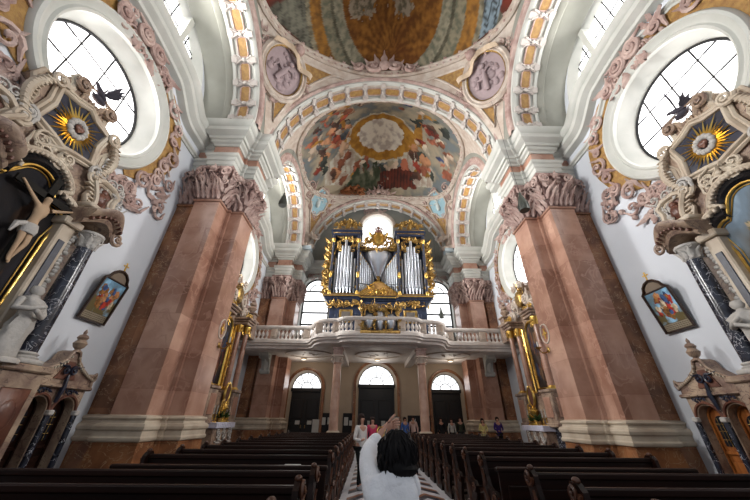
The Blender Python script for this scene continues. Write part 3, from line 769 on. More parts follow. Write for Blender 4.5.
# ------------------------------------------------------------------ far wall
DX = 5.2
def fw(lo_, hi_, x): return lo_
opens = [(-DX, 1.2), (0, 1.5), (DX, 1.2)]
ss = nodes(-WX, WX, opens + [(0, 1.5)])
def dtop(a):
    for c, r in opens:
        if abs(a - c) < r: return circ(a, 1, c, 3.55 if c else 3.85, r, r)
    return 3.55
def inn(a): return any(abs(a - c) < r - 1e-6 for c, r in opens)
def wlo(a): return 7.0 if abs(abs(a) - DX) < 1.2 - 1e-6 else 7.0
mb = MB(); P = lambda a, z: (a, END, z)
def strip(f, g, sel=lambda m: True):
    for a, b in zip(ss[:-1], ss[1:]):
        m = (a + b) / 2
        if not sel(m): continue
        mb.add([P(a, f(a, m)), P(b, f(b, m)), P(b, g(b, m)), P(a, g(a, m))], [(0, 1, 2, 3)])
def near(m, cs): return next((c for c in cs if abs(m - c) < (1.5 if c == 0 else 1.2)), None)
strip(lambda a, m: 0, lambda a, m: 3.0, lambda m: near(m, (-DX, 0, DX)) is None)
def top1(a, m):
    c = near(m, (-DX, 0, DX)); 
    if c is None: return 3.0
    return circ(a, 1, c, 3.55 if c else 3.85, 1.5 if c == 0 else 1.2, 1.5 if c == 0 else 1.2)
strip(top1, lambda a, m: 5.5)
lower = mb; mb = MB()
def sidewin(m): return near(m, (-DX, DX))
def top2(a, m):
    c = sidewin(m); return circ(a, 1, c, 11.2, 1.2, 1.2) if c else 7.4
strip(lambda a, m: 5.5, lambda a, m: 7.4)
strip(top2, lambda a, m: 15.6)
def top3(a, m):
    return circ(a, 1, 0, 17.9, 1.5, 1.5) if near(m, (0,)) is not None else 15.6
strip(top3, lambda a, m: 21)
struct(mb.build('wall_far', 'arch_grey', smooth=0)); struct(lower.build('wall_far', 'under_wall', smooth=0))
def arched(name, x, r, zs, zb, panem, kind, sub, depth=.45, inner=.82):
    """arched opening in the far wall"""
    def outl(q, d, zz):
        pts = [(x - r * q, END + d, zz)] + [(x - r * q * cos(PI * i / 24), END + d, zs + r * q * sin(PI * i / 24)) for i in range(25)] + [(x + r * q, END + d, zz)]
        return pts
    mb = MB(); mb.grid([outl(1, 0, zb), outl(inner, depth, zb)], flip=True)
    w = struct(mb.build(name, panem, smooth=40)); return w, outl
def fan(w, outl, x, r, zs, d, q, pm='glass_low'):
    mb = MB(); pts = outl(q, d, zs)[1:-1]; mb.add(pts, [tuple(range(len(pts)))]); mb.build('pane', pm, w, 0)
    mb = MB(); rr = r * q
    for i in range(1, 6):
        a = PI * i / 6; mb.tube([(x + .38 * rr * cos(a), END + d - .06, zs + .38 * rr * sin(a)), (x + rr * cos(a), END + d - .06, zs + rr * sin(a))], .04, 4)
    for f in (.38, .985): mb.tube([(x + f * rr * cos(PI * i / 20), END + d - .06, zs + f * rr * sin(PI * i / 20)) for i in range(21)], .04, 4)
    mb.tube([(x - rr, END + d - .04, zs), (x + rr, END + d - .04, zs)], .04, 4)
    mb.build('glazing_bars', 'iron', w, 0)
WL = ['left fanlight window over the dark side door', 'large fanlight window over the central door', 'right fanlight window over the dark side door']
for i, (x, r) in enumerate(opens):
    zs = 3.85 if x == 0 else 3.55
    WN[0] += 1
    w, o = arched('window_%d' % WN[0], x, r, zs, 0, 'under_wall', 0, 0, .5, .88); w['label'] = WL[i]
    fan(w, o, x, r, zs, .48, .9)
    mb = MB(); F = []
    path = [Vector((x - r, END, 0)), Vector((x - r, END, 1.8))] + [Vector((x - r * cos(PI * k / 24), END, zs + r * sin(PI * k / 24))) for k in range(25)] + [Vector((x + r, END, 1.8)), Vector((x + r, END, 0))]
    for k, p in enumerate(path):
        rad = (p - Vector((x, END, zs))) if p.z >= zs - .01 else Vector((1 if p.x > x else -1, 0, 0)); F.append((p, rad.normalized(), Vector((0, -1, 0))))
    mb.sweep(F, [(0, -.02), (0, .08), (.05, .12), (.14, .1), (.2, .12), (.22, -.02)], flip=True)
    mb.build('door_surround', 'marble_dark', w, 40)
    # door
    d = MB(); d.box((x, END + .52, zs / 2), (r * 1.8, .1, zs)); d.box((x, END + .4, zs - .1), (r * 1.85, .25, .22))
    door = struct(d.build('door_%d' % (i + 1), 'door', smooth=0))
    for q in (-1, 1):
        for z0, h in ((.75, 1.0), (2.1, 1.2)):
            m2 = MB(); m2.bevbox((x + q * r * .44, END + .45, z0 + .1), (r * .66, .06, h), .03); m2.build('door_panel', 'door', door, 0)
        m2 = MB(); m2.box((x + q * r * .12, END + .4, 1.1), (.04, .06, .2)); m2.build('door_handle', 'gold', door, 0)
    d = MB(); 
for i, x in enumerate((-DX, DX)):
    WN[0] += 1; w, o = arched('window_%d' % WN[0], x, 1.2, 11.2, 7.4, 'white', 0, 0, .4, .93)
    mb = MB(); pts = o(.95, .39, 7.4); mb.add(pts, [tuple(range(len(pts)))]); mb.build('pane', 'glass_low', w, 0)
    mb = MB()
    for z in (8.3, 9.3, 10.3, 11.2): mb.box((x, END + .32, z), (2.3, .06, .13))
    mb.tube([(x - 1.1 * cos(PI * k / 20), END + .32, 11.2 + 1.1 * sin(PI * k / 20)) for k in range(21)], .08, 5)
    for q in (-1, 1): mb.tube([(x + q * 1.1, END + .32, 7.4), (x + q * 1.1, END + .32, 11.2)], .08, 5)
    mb.tube([(x - .65 * cos(PI * k / 20), END + .34, 11.2 + .65 * sin(PI * k / 20)) for k in range(21)], .05, 4)
    mb.build('glazing_bars', 'iron', w, 0)
    mb = MB(); F = []
    path = [Vector((x - 1.2, END, 7.4))] + [Vector((x - 1.2 * cos(PI * k / 24), END, 11.2 + 1.2 * sin(PI * k / 24))) for k in range(25)] + [Vector((x + 1.2, END, 7.4))]
    F = [(p, ((p - Vector((x, END, 11.2))) if p.z > 11.2 - .01 else Vector((1 if p.x > x else -1, 0, 0))).normalized(), Vector((0, -1, 0))) for p in path]
    mb.sweep(F, [(0, -.02), (0, .1), (.08, .14), (.2, .12), (.26, -.02)], flip=True); mb.build('window_frame', 'white', w, 40)
    t = thing('stucco_cartouche', 'pink stucco shell over the %s arched window beside the organ' % SIDE[-1 if i == 0 else 1], 'stucco ornament', (x, END, 12.55)); mb = MB()
    F = Fr((0, -.02, 0), (1, 0, 0), (0, 0, 1)); rocaille(mb, F, 1.9, .5, 16, 3, .12); leaf(mb, F, 0, 0, PI / 2, .6, .5, .3, .05)
    for q in (-1, 1): scroll(mb, F, q * .7, .0, .2, 1.5, 0, q, .06, .06, 18, 5, tail=.5)
    mb.build('scrollwork', 'pink', t, 60)
WN[0] += 1; w, o = arched('window_%d' % WN[0], 0, 1.5, 17.9, 15.6, 'white', 0, 0, .4, .93)
mb = MB(); pts = o(.95, .39, 15.6); mb.add(pts, [tuple(range(len(pts)))]); mb.build('pane', 'glass', w, 0)
mb = MB()
for z in (16.5, 17.3, 17.9): mb.box((0, END + .34, z), (2.8, .04, .05))
for x in (-.7, 0, .7): mb.box((x, END + .34, 17.2), (.04, .04, 3.3))
mb.build('glazing_bars', 'iron', w, 0)
mb = MB(); F = [(Vector((-1.5 * cos(PI * k / 24), END, 17.9 + 1.5 * sin(PI * k / 24))), Vector((-cos(PI * k / 24), 0, sin(PI * k / 24))), Vector((0, -1, 0))) for k in range(25)]
mb.sweep(F, [(0, -.02), (0, .12), (.12, .2), (.3, .16), (.36, -.02)], flip=True); mb.build('window_frame', 'pinkwhite', w, 40)
mb = MB(); rocaille(mb, Fr((0, END - .1, 19.75), (1, 0, 0), (0, 0, 1)), 2.4, .4, 14, 4, .14); mb.build('scrollwork', 'pink', w, 60)
# cornice on the far wall
mb = MB(); mould(mb, [(WX, END), (-WX, END)], [(a, b) for a, b in CORN]); mould(mb, [(WX, END), (-WX, END)], [(0, 11.5 + 1), (.05, 12.5), (.05, 12.6), (0, 12.62)])
struct(mb.build('trim_6', 'white', smooth=30))
# far lunette side closing walls above piers (ceiling part behind the last arch)
# ------------------------------------------------------------------ organ gallery
gp = [(WX, 18.95), (4.7, 18.95), (4.35, 18.85), (4.1, 18.6), (3.95, 18.2), (3.8, 17.75), (3.5, 17.4), (3.1, 17.25), (2.6, 17.2), (2.35, 17.1), (2.2, 16.9), (1.95, 16.75), (1.5, 16.7)]
gp = gp + [(-x, y) for x, y in reversed(gp)]
gal = thing('organ_gallery', 'white curved organ gallery with stone balustrade spanning the far end', 'gallery', (0, 18.9, 5.3))
o3 = (0, -18.9, -5.3)
def L(pts): return [(x, y - 18.9) for x, y in pts]
g = L(gp)
mb = MB(); mould(mb, g, [(-.5, .0), (-.3, .0), (-.25, -.05), (-.1, -.02), (.0, .06), (.02, .16), (.12, .2), (.14, .3), (.2, .34), (.2, .42), (-.05, .44)])
mb.prism(L(gp) + [(-WX, END - 18.9), (WX, END - 18.9)], .02, .38); mb.build('slab', 'gallery', gal, 30)
mb = MB()
for x in (-2.36, 2.36): mb.box((x, 2.2, -.14), (.5, 5.6, .3))
mb.box((0, -1.4 + .3, -.05), (4.4, .5, .14)); mb.build('beam', 'gallery', gal, 0)
mb = MB(); fq = Fr((0, 1.2, .01), (1, 0, 0), (0, -1, 0))
for cx in (-4.6, 0, 4.6): mb.tube([(cx + 1.5 * cos(q), 1.6 + 1.2 * sin(q), .0) for q in [2 * PI * k / 32 for k in range(32)]], .04, 5, closed=True); rocaille(mb, Fr((cx, 1.6, .03), (1, 0, 0), (0, -1, 0)), 1.4, 1.0, 9, int(cx) + 9, .06)
mb.build('underside_stucco', 'pinkwhite', gal, 60)
mb = MB(); mould(mb, g, [(.02, .42), (.14, .44), (.14, .54), (.08, .6), (-.12, .6), (-.16, .5), (-.16, .42)]); mb.build('base_rail', 'gallery', gal, 30)
mb = MB(); mould(mb, g, [(-.18, 1.3), (-.18, 1.22), (.1, 1.18), (.14, 1.22), (.17, 1.3), (.17, 1.38), (.1, 1.42), (-.14, 1.42), (-.18, 1.36), (-.18, 1.3)]); mb.build('top_rail', 'gallery', gal, 30)
def along(path, step):
    out = []; acc = 0; nxt = step / 2
    for a, b in zip(path[:-1], path[1:]):
        l = math.hypot(b[0] - a[0], b[1] - a[1])
        while nxt <= acc + l:
            t = (nxt - acc) / l; out.append((a[0] + (b[0] - a[0]) * t, a[1] + (b[1] - a[1]) * t, math.atan2(b[1] - a[1], b[0] - a[0]))); nxt += step
        acc += l
    return out
bpath = offset_path(g, -.01)
mb = MB(); mb.lathe([(.09, 0), (.09, .06), (.055, .09), (.05, .13), (.1, .21), (.105, .28), (.08, .36), (.045, .46), (.04, .5), (.08, .53), (.08, .6)], n=8); bal = None
pts = [p for p in along(bpath, .25) if abs(p[0]) > 1.15]
peds = [(-8.6, .05), (8.6, .05), (-6.6, .05), (6.6, .05), (-4.55, .05), (4.55, .05), (-3.55, -1.5), (3.55, -1.5), (-2.5, -1.72), (2.5, -1.72), (-1.25, -2.2), (1.25, -2.2)]
pts = [p for p in pts if all(math.hypot(p[0] - q[0], p[1] - q[1]) > .24 for q in peds)]
for p in pts:
    if bal is None: bal = mb.build('baluster', 'gallery', gal, 50); b = bal
    else: b = bal.copy(); COL.objects.link(b)
    b.location = (p[0], p[1], .6)
mb = MB(); mb.bevbox((0, 0, .3), (.4, .26, .62), .02); mb.bevbox((0, -.14, .3), (.24, .04, .42), .02); pd = None
for x, y in peds:
    if pd is None: pd = mb.build('pedestal', 'pinkwhite', gal, 0); b = pd
    else: b = pd.copy(); COL.objects.link(b)
    b.location = (x, y, .6)
for s in (-1, 1):
    t = thing('marble_column', 'slender pink marble column carrying the gallery %s of the central door' % SIDE[s], 'column', (2.36 * s, 17.6, 0), 0, 'gallery columns')
    mb = MB(); mb.bevbox((0, 0, .3), (.85, .85, .6), .03); mb.bevbox((0, 0, .68), (.75, .75, .16), .03); mb.lathe([(.34, .76), (.37, .8), (.37, .86), (.3, .9), (.29, .95), (.33, .98), (.33, 1.02), (.27, 1.06)], n=24); mb.build('base', 'cream', t, 40)
    mb = MB(); mb.lathe([(.235, 1.04), (.24, 2.2), (.225, 3.2), (.205, 4.2), (.205, 4.25), (.235, 4.28), (.235, 4.32), (.2, 4.34)], n=24); mb.build('shaft', 'marble_light', t, 40)
    mb = MB(); mb.lathe([(.22, 4.32), (.24, 4.5), (.3, 4.6), (.3, 4.62)], n=20)
    for q in (-1, 1):
        for u in (-1, 1): scroll(mb, Fr((q * .22, u * .22, 4.42), (q, u, 0), (0, 0, 1)), .05, .0, .11, 1.4, PI / 2, 1, .045, 0, 14, 5)
    mb.bevbox((0, 0, 4.66), (.66, .66, .09), .02); mb.build('capital', 'pinkwhite', t, 40)
    mb = MB(); mb.bevbox((0, 0, 4.86), (.5, .5, .32), .02); mb.bevbox((0, 0, 5.07), (.62, .62, .12), .02); rocaille(mb, Fr((0, -.26, 4.88), (1, 0, 0), (0, 0, 1)), .4, .25, 7, 2, .05); mb.build('impost_block', 'pink', t, 40)
    t = thing('scroll_bracket', 'white scrolled stone bracket under the %s end of the gallery' % SIDE[s], 'bracket', (7.45 * s, 21.07, 4.1), 0, 'scroll brackets')
    mb = MB(); pf = [(0, 0), (-.18, .02), (-.26, .15), (-.2, .35), (-.22, .6), (-.4, .85), (-.72, .98), (-.85, 1.1), (-.88, 1.22), (0, 1.22)]
    mb.prism([(a, b) for a, b in pf], -.26, .26, axis='x')
    for q in (-.27, .27):
        F = Fr((q, 0, 0), (0, -1, 0), (0, 0, 1)) if q < 0 else Fr((q, 0, 0), (0, 1, 0), (0, 0, 1))
        sg = 1 if q < 0 else -1; scroll(mb, F, sg * .66, 1.02, .17, 1.5, 0, sg, .05, 0, 18, 6); scroll(mb, F, sg * .16, .16, .12, 1.5, 0, sg, .04, 0, 16, 6)
    mb.bevbox((0, -.42, 1.26), (.64, .95, .1), .02); leaf(mb, Fr((0, -.27, .1), (1, 0, 0), (0, 0, 1)), 0, .1, PI / 2, .7, .4, .3, .04); mb.build('scroll', 'white', t, 40); [setattr(o_, 'name', 'bracket_scroll') for o_ in [COL.objects[-1]]]
    # end pedestals with urns on the gallery
    t = thing('urn_pedestal', 'stepped stone pedestal with stacked finial at the %s end of the balustrade' % SIDE[s], 'pedestal', (8.1 * s, 18.35, 5.72), 0, 'gallery end pedestals')
    mb = MB(); mb.bevbox((0, 0, .5), (.8, .6, 1.0), .03); mb.bevbox((0, 0, 1.05), (1.0, .75, .12), .03); mb.bevbox((0, 0, 1.3), (.62, .5, .4), .04, ); mb.bevbox((0, 0, 1.54), (.8, .62, .1), .03); mb.bevbox((0, -.32, .5), (.5, .06, .6), .02)
    mb.build('block', 'altar', t, 0)
    mb = MB(); mb.lathe([(.2, 1.58), (.1, 1.66), (.22, 1.78), (.28, 1.9), (.18, 2.02), (.1, 2.06), (.2, 2.14), (.2, 2.24), (.08, 2.32), (.12, 2.42), (.06, 2.52), (0.01, 2.6)], n=16); mb.build('finial', 'altar', t, 50)

# ------------------------------------------------------------------ organ
OY = 20.45
org = thing('pipe_organ', 'large baroque pipe organ with dark blue and gilded case on the gallery', 'organ', (0, OY, 5.7))
def OB(name, m, fn, sm=50, parent=None):
    mb = MB(); fn(mb); return mb.build(name, m, parent or org, sm)
zb = lambda z: z - 5.7
OB('lower_case', 'organ_blue', lambda b: (b.bevbox((0, .7, 1.65), (7.0, 1.4, 3.3), .03), [b.bevbox((x, -.03, 1.75), (w, .1, 1.3), .03) for x, w in ((-2.95, .25), (-1.55, .25), (1.55, .25), (2.95, .25))]), 0)
for x in (-2.3, 2.3): 
    pnl = OB('case_panel', 'gold', lambda b: b.bevbox((x, -.02, 2.2), (.95, .08, .95), .03), 0)
    OB('panel_picture', plain('organ_panel', s2l(96, 90, 84)), lambda b: b.bevbox((x, -.08, 2.2), (.62, .06, .62), .02), 0, pnl)
prof = [(.0, 3.25), (.08, 3.27), (.12, 3.36), (.2, 3.4), (.24, 3.5), (.34, 3.56), (.36, 3.68), (.3, 3.74), (-.2, 3.76)]
cpath = [(3.65, 1.4), (3.65, .0), (1.65, .0), (1.45, .35), (-1.45, .35), (-1.65, .0), (-3.65, .0), (-3.65, 1.4)]
OB('case_cornice', 'organ_blue', lambda b: (mould(b, cpath, prof), b.prism(offset_path(cpath, .1), 3.3, 3.74)), 30)
OB('cornice_gilding', 'goldf', lambda b: mould(b, cpath, [(.345, 3.58), (.385, 3.6), (.385, 3.66), (.345, 3.68)]), 30)
OB('foot_gilding', 'gold', lambda b: ([rocaille(b, Fr((x, -.1, 3.05), (1, 0, 0), (0, 0, 1)), 1.2, .4, 12, int(x * 3) + 40, .1) for x in (-3.1, -2.3, -1.5, 1.5, 2.3, 3.1)], mould(b, cpath, [(.0, 3.76), (.1, 3.78), (.1, 3.86), (0, 3.95)])), 50)
ZT = 9.3   # local top of towers
for s in (-1, 1):
    cx = 2.6 * s
    tw = OB('tower_case', 'organ_blue', lambda b: (b.bevbox((cx, 1.0, 6.4), (2.1, .9, 5.4), .02), [b.bevbox((cx + q * 1.0, .32, 6.35), (.16, .5, 5.2), .03) for q in (-1, 1)]), 0)
    OB('tower_cornice', 'organ_blue', lambda b: [b.bevbox((cx, .55, z), (w, 1.5, h), .04) for z, w, h in ((9.0, 2.15, .16), (9.16, 2.35, .14), (9.34, 2.55, .2), (9.5, 2.35, .12))], 0)
    OB('tower_gilding', 'gold', lambda b: ([b.bevbox((cx, -.22, 9.1), (2.2, .04, .06), .01), b.bevbox((cx, -.23, 9.44), (2.3, .04, .05), .01)],
        rocaille(b, Fr((cx, .12, 8.65), (1, 0, 0), (0, 0, 1)), 1.8, .5, 20, 5, .11),
        [rocaille(b, Fr((cx + q * .66, .1, 8.0), (1, 0, 0), (0, 0, 1)), .5, 1.1, 12, 6 + q, .1) for q in (-1, 1)],
        [rocaille(b, Fr((cx + q * 1.02, .05, zz), (1, 0, 0), (0, 0, 1)), .24, .9, 7, int(zz * 10), .07) for q in (-1, 1) for zz in (4.3, 6.0, 7.0, 8.2)]))
    for q in (-1, 1):
        col_ = OB('corner_column', 'bluegrey', lambda b: b.lathe([(.12, 3.8), (.12, 3.9), (.085, 4.0), (.09, 6.5), (.08, 8.3), (.13, 8.4), (.14, 8.6), (.14, 8.92)], (cx + q * 1.02, -.04, 0), 12))
        OB('column_gilding', 'goldf', lambda b: (b.lathe([(.13, 3.8), (.14, 3.95), (.1, 4.1)], (cx + q * 1.02, -.04, 0), 12), b.lathe([(.1, 8.25), (.15, 8.45), (.15, 8.6)], (cx + q * 1.02, -.04, 0), 12), b.ell((cx + q * 1.02, -.1, 5.4), (.13, .12, .3), 8, 6)), 50, col_)
    hs = [3.0, 3.5, 4.05, 4.6, 4.05, 3.5, 3.0]
    for k, h in enumerate(hs):
        x = cx + (k - 3) * .245; yy = .3 - .28 * cos((k - 3) / 3.6 * PI / 2); r = .105
        OB('organ_pipe', 'silver', lambda b: b.lathe([(.02, 3.84), (r * .95, 4.35), (r, 4.42), (r, 4.5), (r, 3.9 + h), (r * .9, 3.9 + h), (r * .9, 3.8 + h)], (x, yy, 0), 12))
    OB('pipe_mouths', 'iron', lambda b: [b.box((cx + (k - 3) * .245, .3 - .28 * cos((k - 3) / 3.6 * PI / 2) - .1, 4.45), (.1, .02, .05)) for k in range(7)], 0)
    # gilded carved wings at the outer sides
    def wing(b):
        F = Fr((s * 3.72, .35, 0), (s, 0, 0), (0, 0, 1)) if s > 0 else Fr((s * 3.72, .35, 0), (1, 0, 0), (0, 0, 1))
        for k, z in enumerate((4.2, 4.9, 5.7, 6.5, 7.3, 8.1)):
            w = (.35, .5, .62, .6, .45, .3)[k]
            scroll(b, F, s * w * .55, z, .28, 1.5, PI / 2 * s, s * (-1) ** k, .08, .06, 20, 6, tail=.4); leaf(b, F, s * .1, z + .2, PI / 2 - s * .8, .8, .3, .2, .05); leaf(b, F, s * .1, z, PI / 2 - s * 1.9, .6, .25, .3, .05)
            rocaille(b, Fr(F.p(s * w * .4, z, 0), F.U, F.V), w, .7, 8, k + 3, .1)
        b.ell(F.p(s * .3, 6.2, .15), (.2, .2, .28), 8, 6)
    OB('carved_wing', 'gold', wing)
def niche(b):
    b.add([(-1.6, .3, 3.8), (0, 1.5, 3.8), (0, 1.5, 8.4), (-1.6, .3, 8.4)], [(0, 1, 2, 3)]); b.add([(1.6, .3, 3.8), (0, 1.5, 3.8), (0, 1.5, 8.4), (1.6, .3, 8.4)], [(0, 1, 2, 3)])
    b.bevbox((0, 1.65, 6.0), (3.3, .3, 4.6), .02)
OB('niche_case', 'organ_blue', niche, 0)
for s in (-1, 1):
    for k in range(8):
        t = k / 7; x = s * (1.42 - 1.08 * t); yy = .2 + .95 * t; z0 = 3.95 + .85 * t; z1 = 7.35 - 1.25 * t; r = .078
        OB('organ_pipe', 'silver', lambda b: b.lathe([(.02, z0), (r, z0 + .35), (r, z1), (r * .85, z1)], (x, yy, 0), 10))
    OB('pipe_rail', 'iron', lambda b: b.tube([(s * 1.46, .08, 4.75), (s * .3, 1.1, 5.1)], .03, 5), 0)
    OB('pipe_rail', 'gold', lambda b: b.tube([(s * 1.5, .15, 7.5), (s * .3, 1.15, 6.1)], .05, 5), 0)
OB('trumpet_drum', 'silver', lambda b: b.lathe([(.18, 5.55), (.25, 5.75), (.5, 6.3), (.85, 6.9), (1.15, 7.35), (1.2, 7.45), (1.2, 7.7), (1.1, 7.72)], (0, 1.0, 0), 28, sy=.7))
OB('drum_stem', 'gold', lambda b: b.lathe([(.05, 4.9), (.14, 5.0), (.08, 5.15), (.2, 5.35), (.12, 5.5), (.18, 5.6)], (0, .7, 0), 12))
OB('gold_gable', 'ochre', lambda b: (b.prism([(-1.6, 3.8), (1.6, 3.8), (.25, 4.85), (-.25, 4.85)], .05, 1.0, axis='y'),), 0)
OB('gable_lattice', 'goldf', lambda b: ([b.tube([(-1.5 + .25 * k, .03, 3.84), (-1.5 + .25 * k + .6 * (1 - k / 12), .03, 4.2)], .025, 4) for k in range(12)], rocaille(b, Fr((0, .02, 4.2), (1, 0, 0), (0, 0, 1)), 1.6, .5, 14, 8, .09), b.tube([(-1.6, .03, 3.82), (-.25, .03, 4.87), (.25, .03, 4.87), (1.6, .03, 3.82)], .045, 5)), 50)
def cart(b):
    F = Fr((0, .1, 8.3), (1, 0, 0), (0, 0, 1))
    rocaille(b, Fr(F.p(0, -.1), F.U, F.V), 2.8, .9, 40, 5, .12)
    for q in (-1, 1):
        scroll(b, F, q * .85, .25, .3, 1.6, 0, q, .09, .1, 22, 6, tail=.5); scroll(b, F, q * 1.25, -.25, .24, 1.5, 0, -q, .07, .1, 20, 6, tail=.5); leaf(b, F, q * .5, .6, PI / 2 - q * .6, .6, .3, .3, .05)
    b.tube([F.p(.5 * cos(a), .35 + .6 * sin(a), .15) for a in [2 * PI * k / 24 for k in range(24)]], .09, 6, closed=True)
    b.bevbox((0, .35, 7.85), (3.1, .3, .16), .04)
OB('crest_cartouche', 'gold', cart)
OB('crest_shield', 'goldf', lambda b: b.ell((0, 0, 8.65), (.44, .12, .52), 12, 8))
def crown(b):
    b.lathe([(.3, 9.25), (.34, 9.3), (.32, 9.45)], (0, .1, 0), 14)
    for k in range(8):
        a = 2 * PI * k / 8; b.tube([(.32 * cos(a), .1 + .32 * sin(a), 9.4), (.4 * cos(a), .1 + .4 * sin(a), 9.6), (.2 * cos(a), .1 + .2 * sin(a), 9.8), (0, .1, 9.82)], .035, 5)
    b.ell((0, .1, 9.92), (.08, .08, .08), 8, 5); b.box((0, .1, 10.1), (.04, .04, .22)); b.box((0, .1, 10.12), (.14, .04, .04))
OB('crown', 'altar_dk', crown)
# gilded statues on the towers
k = 0
for s in (-1, 1):
    for dx, hh, sd in ((-.72, 1.15, 1), (.0, 1.45, 2), (.75, 1.1, 3)):
        nm = {(-1, -.72): 'outer', (-1, 0.0): 'middle', (-1, .75): 'inner', (1, -.72): 'inner', (1, 0.0): 'middle', (1, .75): 'outer'}[(s, dx)]
        t = thing('angel_statue', 'gilded angel statue, %s of three on the %s organ tower' % (nm, SIDE[s]), 'statue', (2.6 * s + dx, OY + .4, 5.7 + 9.56), 0, 'gilded angels on the organ')
        mb = MB(); figure(mb, (0, 0, 0), hh, sd + s, 0, PI, True, .3 * (1 if dx > 0 else -1)); mb.lathe([(.3, -.02), (.3, .06), (.2, .1)], n=12)
        mb.build('figure', 'gold', t, 60)
# small organ in the balustrade
t = thing('choir_organ', 'small gilded organ with silver drums set into the balustrade centre', 'organ', (0, 16.75, 5.72))
mb = MB(); mb.bevbox((0, .35, .7), (2.2, .6, 1.4), .03); mb.build('case', 'organ_blue', t, 0)
for x, r, h in ((-.62, .3, 1.15), (0, .26, 1.35), (.62, .3, 1.15)):
    mb = MB(); mb.lathe([(.06, .22), (r * .7, .42), (r, .7), (r, h - .15), (r * .6, h)], (x, .02, 0), 18, sy=.7); mb.build('pipe_drum', 'silver', t, 50)
mb = MB()
for x in (-1.05, -.32, .32, 1.05): mb.bevbox((x, -.05, .75), (.1, .2, 1.4), .02); rocaille(mb, Fr((x, -.16, .8), (1, 0, 0), (0, 0, 1)), .16, 1.3, 10, int(x * 10) + 30, .06)
mb.bevbox((0, -.05, .1), (2.3, .3, .2), .03); mb.bevbox((0, -.02, 1.45), (2.2, .3, .1), .03)
F = Fr((0, -.12, 1.5), (1, 0, 0), (0, 0, 1)); rocaille(mb, F, 2.0, .35, 20, 3, .09); rocaille(mb, Fr((0, -.12, .2), (1, 0, 0), (0, 0, 1)), 2.0, .25, 14, 4, .07)
for q in (-1, 1): scroll(mb, F, q * .5, .05, .16, 1.5, 0, q, .05, .04, 18, 5, tail=.5); scroll(mb, F, q * 1.05, -.1, .16, 1.5, 0, -q, .05, .04, 18, 5, tail=.4)
mb.build('gilded_frame', 'gold', t, 60)
# ------------------------------------------------------------------ pews
def make_pew(w, front=False):
    r = thing('church_pew', 'x', 'pew')
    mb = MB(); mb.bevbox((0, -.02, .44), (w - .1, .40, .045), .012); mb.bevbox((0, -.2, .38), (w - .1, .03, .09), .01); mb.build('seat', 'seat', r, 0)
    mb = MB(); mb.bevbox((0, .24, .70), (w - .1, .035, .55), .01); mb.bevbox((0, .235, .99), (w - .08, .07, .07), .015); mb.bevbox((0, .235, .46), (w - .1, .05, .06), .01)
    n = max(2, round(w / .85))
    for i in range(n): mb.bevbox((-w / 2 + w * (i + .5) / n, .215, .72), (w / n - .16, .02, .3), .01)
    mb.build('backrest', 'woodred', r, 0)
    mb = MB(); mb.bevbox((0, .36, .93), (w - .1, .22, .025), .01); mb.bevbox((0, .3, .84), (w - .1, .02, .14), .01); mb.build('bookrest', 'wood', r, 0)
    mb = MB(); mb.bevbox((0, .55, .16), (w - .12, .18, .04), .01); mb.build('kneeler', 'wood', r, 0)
    prof = [(-.26, .0), (-.28, .1), (-.2, .18), (-.23, .32), (-.3, .44), (-.31, .56), (-.24, .63), (-.12, .62), (.0, .66), (.08, .78), (.12, .92), (.13, 1.0), (.2, 1.06), (.3, 1.06), (.35, 1.0), (.33, .88), (.3, .7), (.32, .45), (.36, .2), (.4, .1), (.4, 0)]
    for s in (-1, 1):
        mb = MB(); mb.prism(prof, s * (w / 2 - .03) - .028, s * (w / 2 - .03) + .028, axis='x')
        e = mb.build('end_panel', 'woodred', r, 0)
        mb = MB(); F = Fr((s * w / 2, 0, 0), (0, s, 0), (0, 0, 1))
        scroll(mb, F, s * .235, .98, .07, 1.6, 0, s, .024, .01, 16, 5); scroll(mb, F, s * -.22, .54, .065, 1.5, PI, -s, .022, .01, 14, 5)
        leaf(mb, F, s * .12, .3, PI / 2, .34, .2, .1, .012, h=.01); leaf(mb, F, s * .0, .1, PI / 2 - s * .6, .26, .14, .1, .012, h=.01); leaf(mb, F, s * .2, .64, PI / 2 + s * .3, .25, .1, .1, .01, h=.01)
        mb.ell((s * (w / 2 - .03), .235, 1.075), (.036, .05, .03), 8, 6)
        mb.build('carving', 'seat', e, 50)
    return r
ROWS = [2.3, 3.2, 4.1] + [5.85 + 1.0 * k for k in range(11)]
OUT = 4.3; pews = {}
ordn = ['first', 'second', 'third', 'fourth', 'fifth', 'sixth', 'seventh', 'eighth', 'ninth', 'tenth', 'farthest']
for s in (-1, 1):
    wd = (OUT + AL) if s < 0 else (OUT - AR)
    for k, y in enumerate(ROWS):
        w = wd + (1.2 if k < 3 else 0); xc = (AL - w / 2) if s < 0 else (AR + w / 2)
        key = round(w, 3)
        if key in pews: o = copy_tree(pews[key])
        else: o = pews[key] = make_pew(w)
        o.location = (xc, y, 0)
        if k < 3: lab = ['nearest dark wooden pew %s of the aisle at the bottom edge', 'second nearest dark wooden pew %s of the aisle', 'third nearest dark pew %s of the aisle, last before the gap'][k] % SIDE[s]
        else: lab = '%s dark pew beyond the gap, %s side of the aisle' % (ordn[k - 3], SIDE[s])
        tag(o, lab, 'pew', 'pews %s of the aisle' % SIDE[s])
        pews.setdefault((s, k), o)
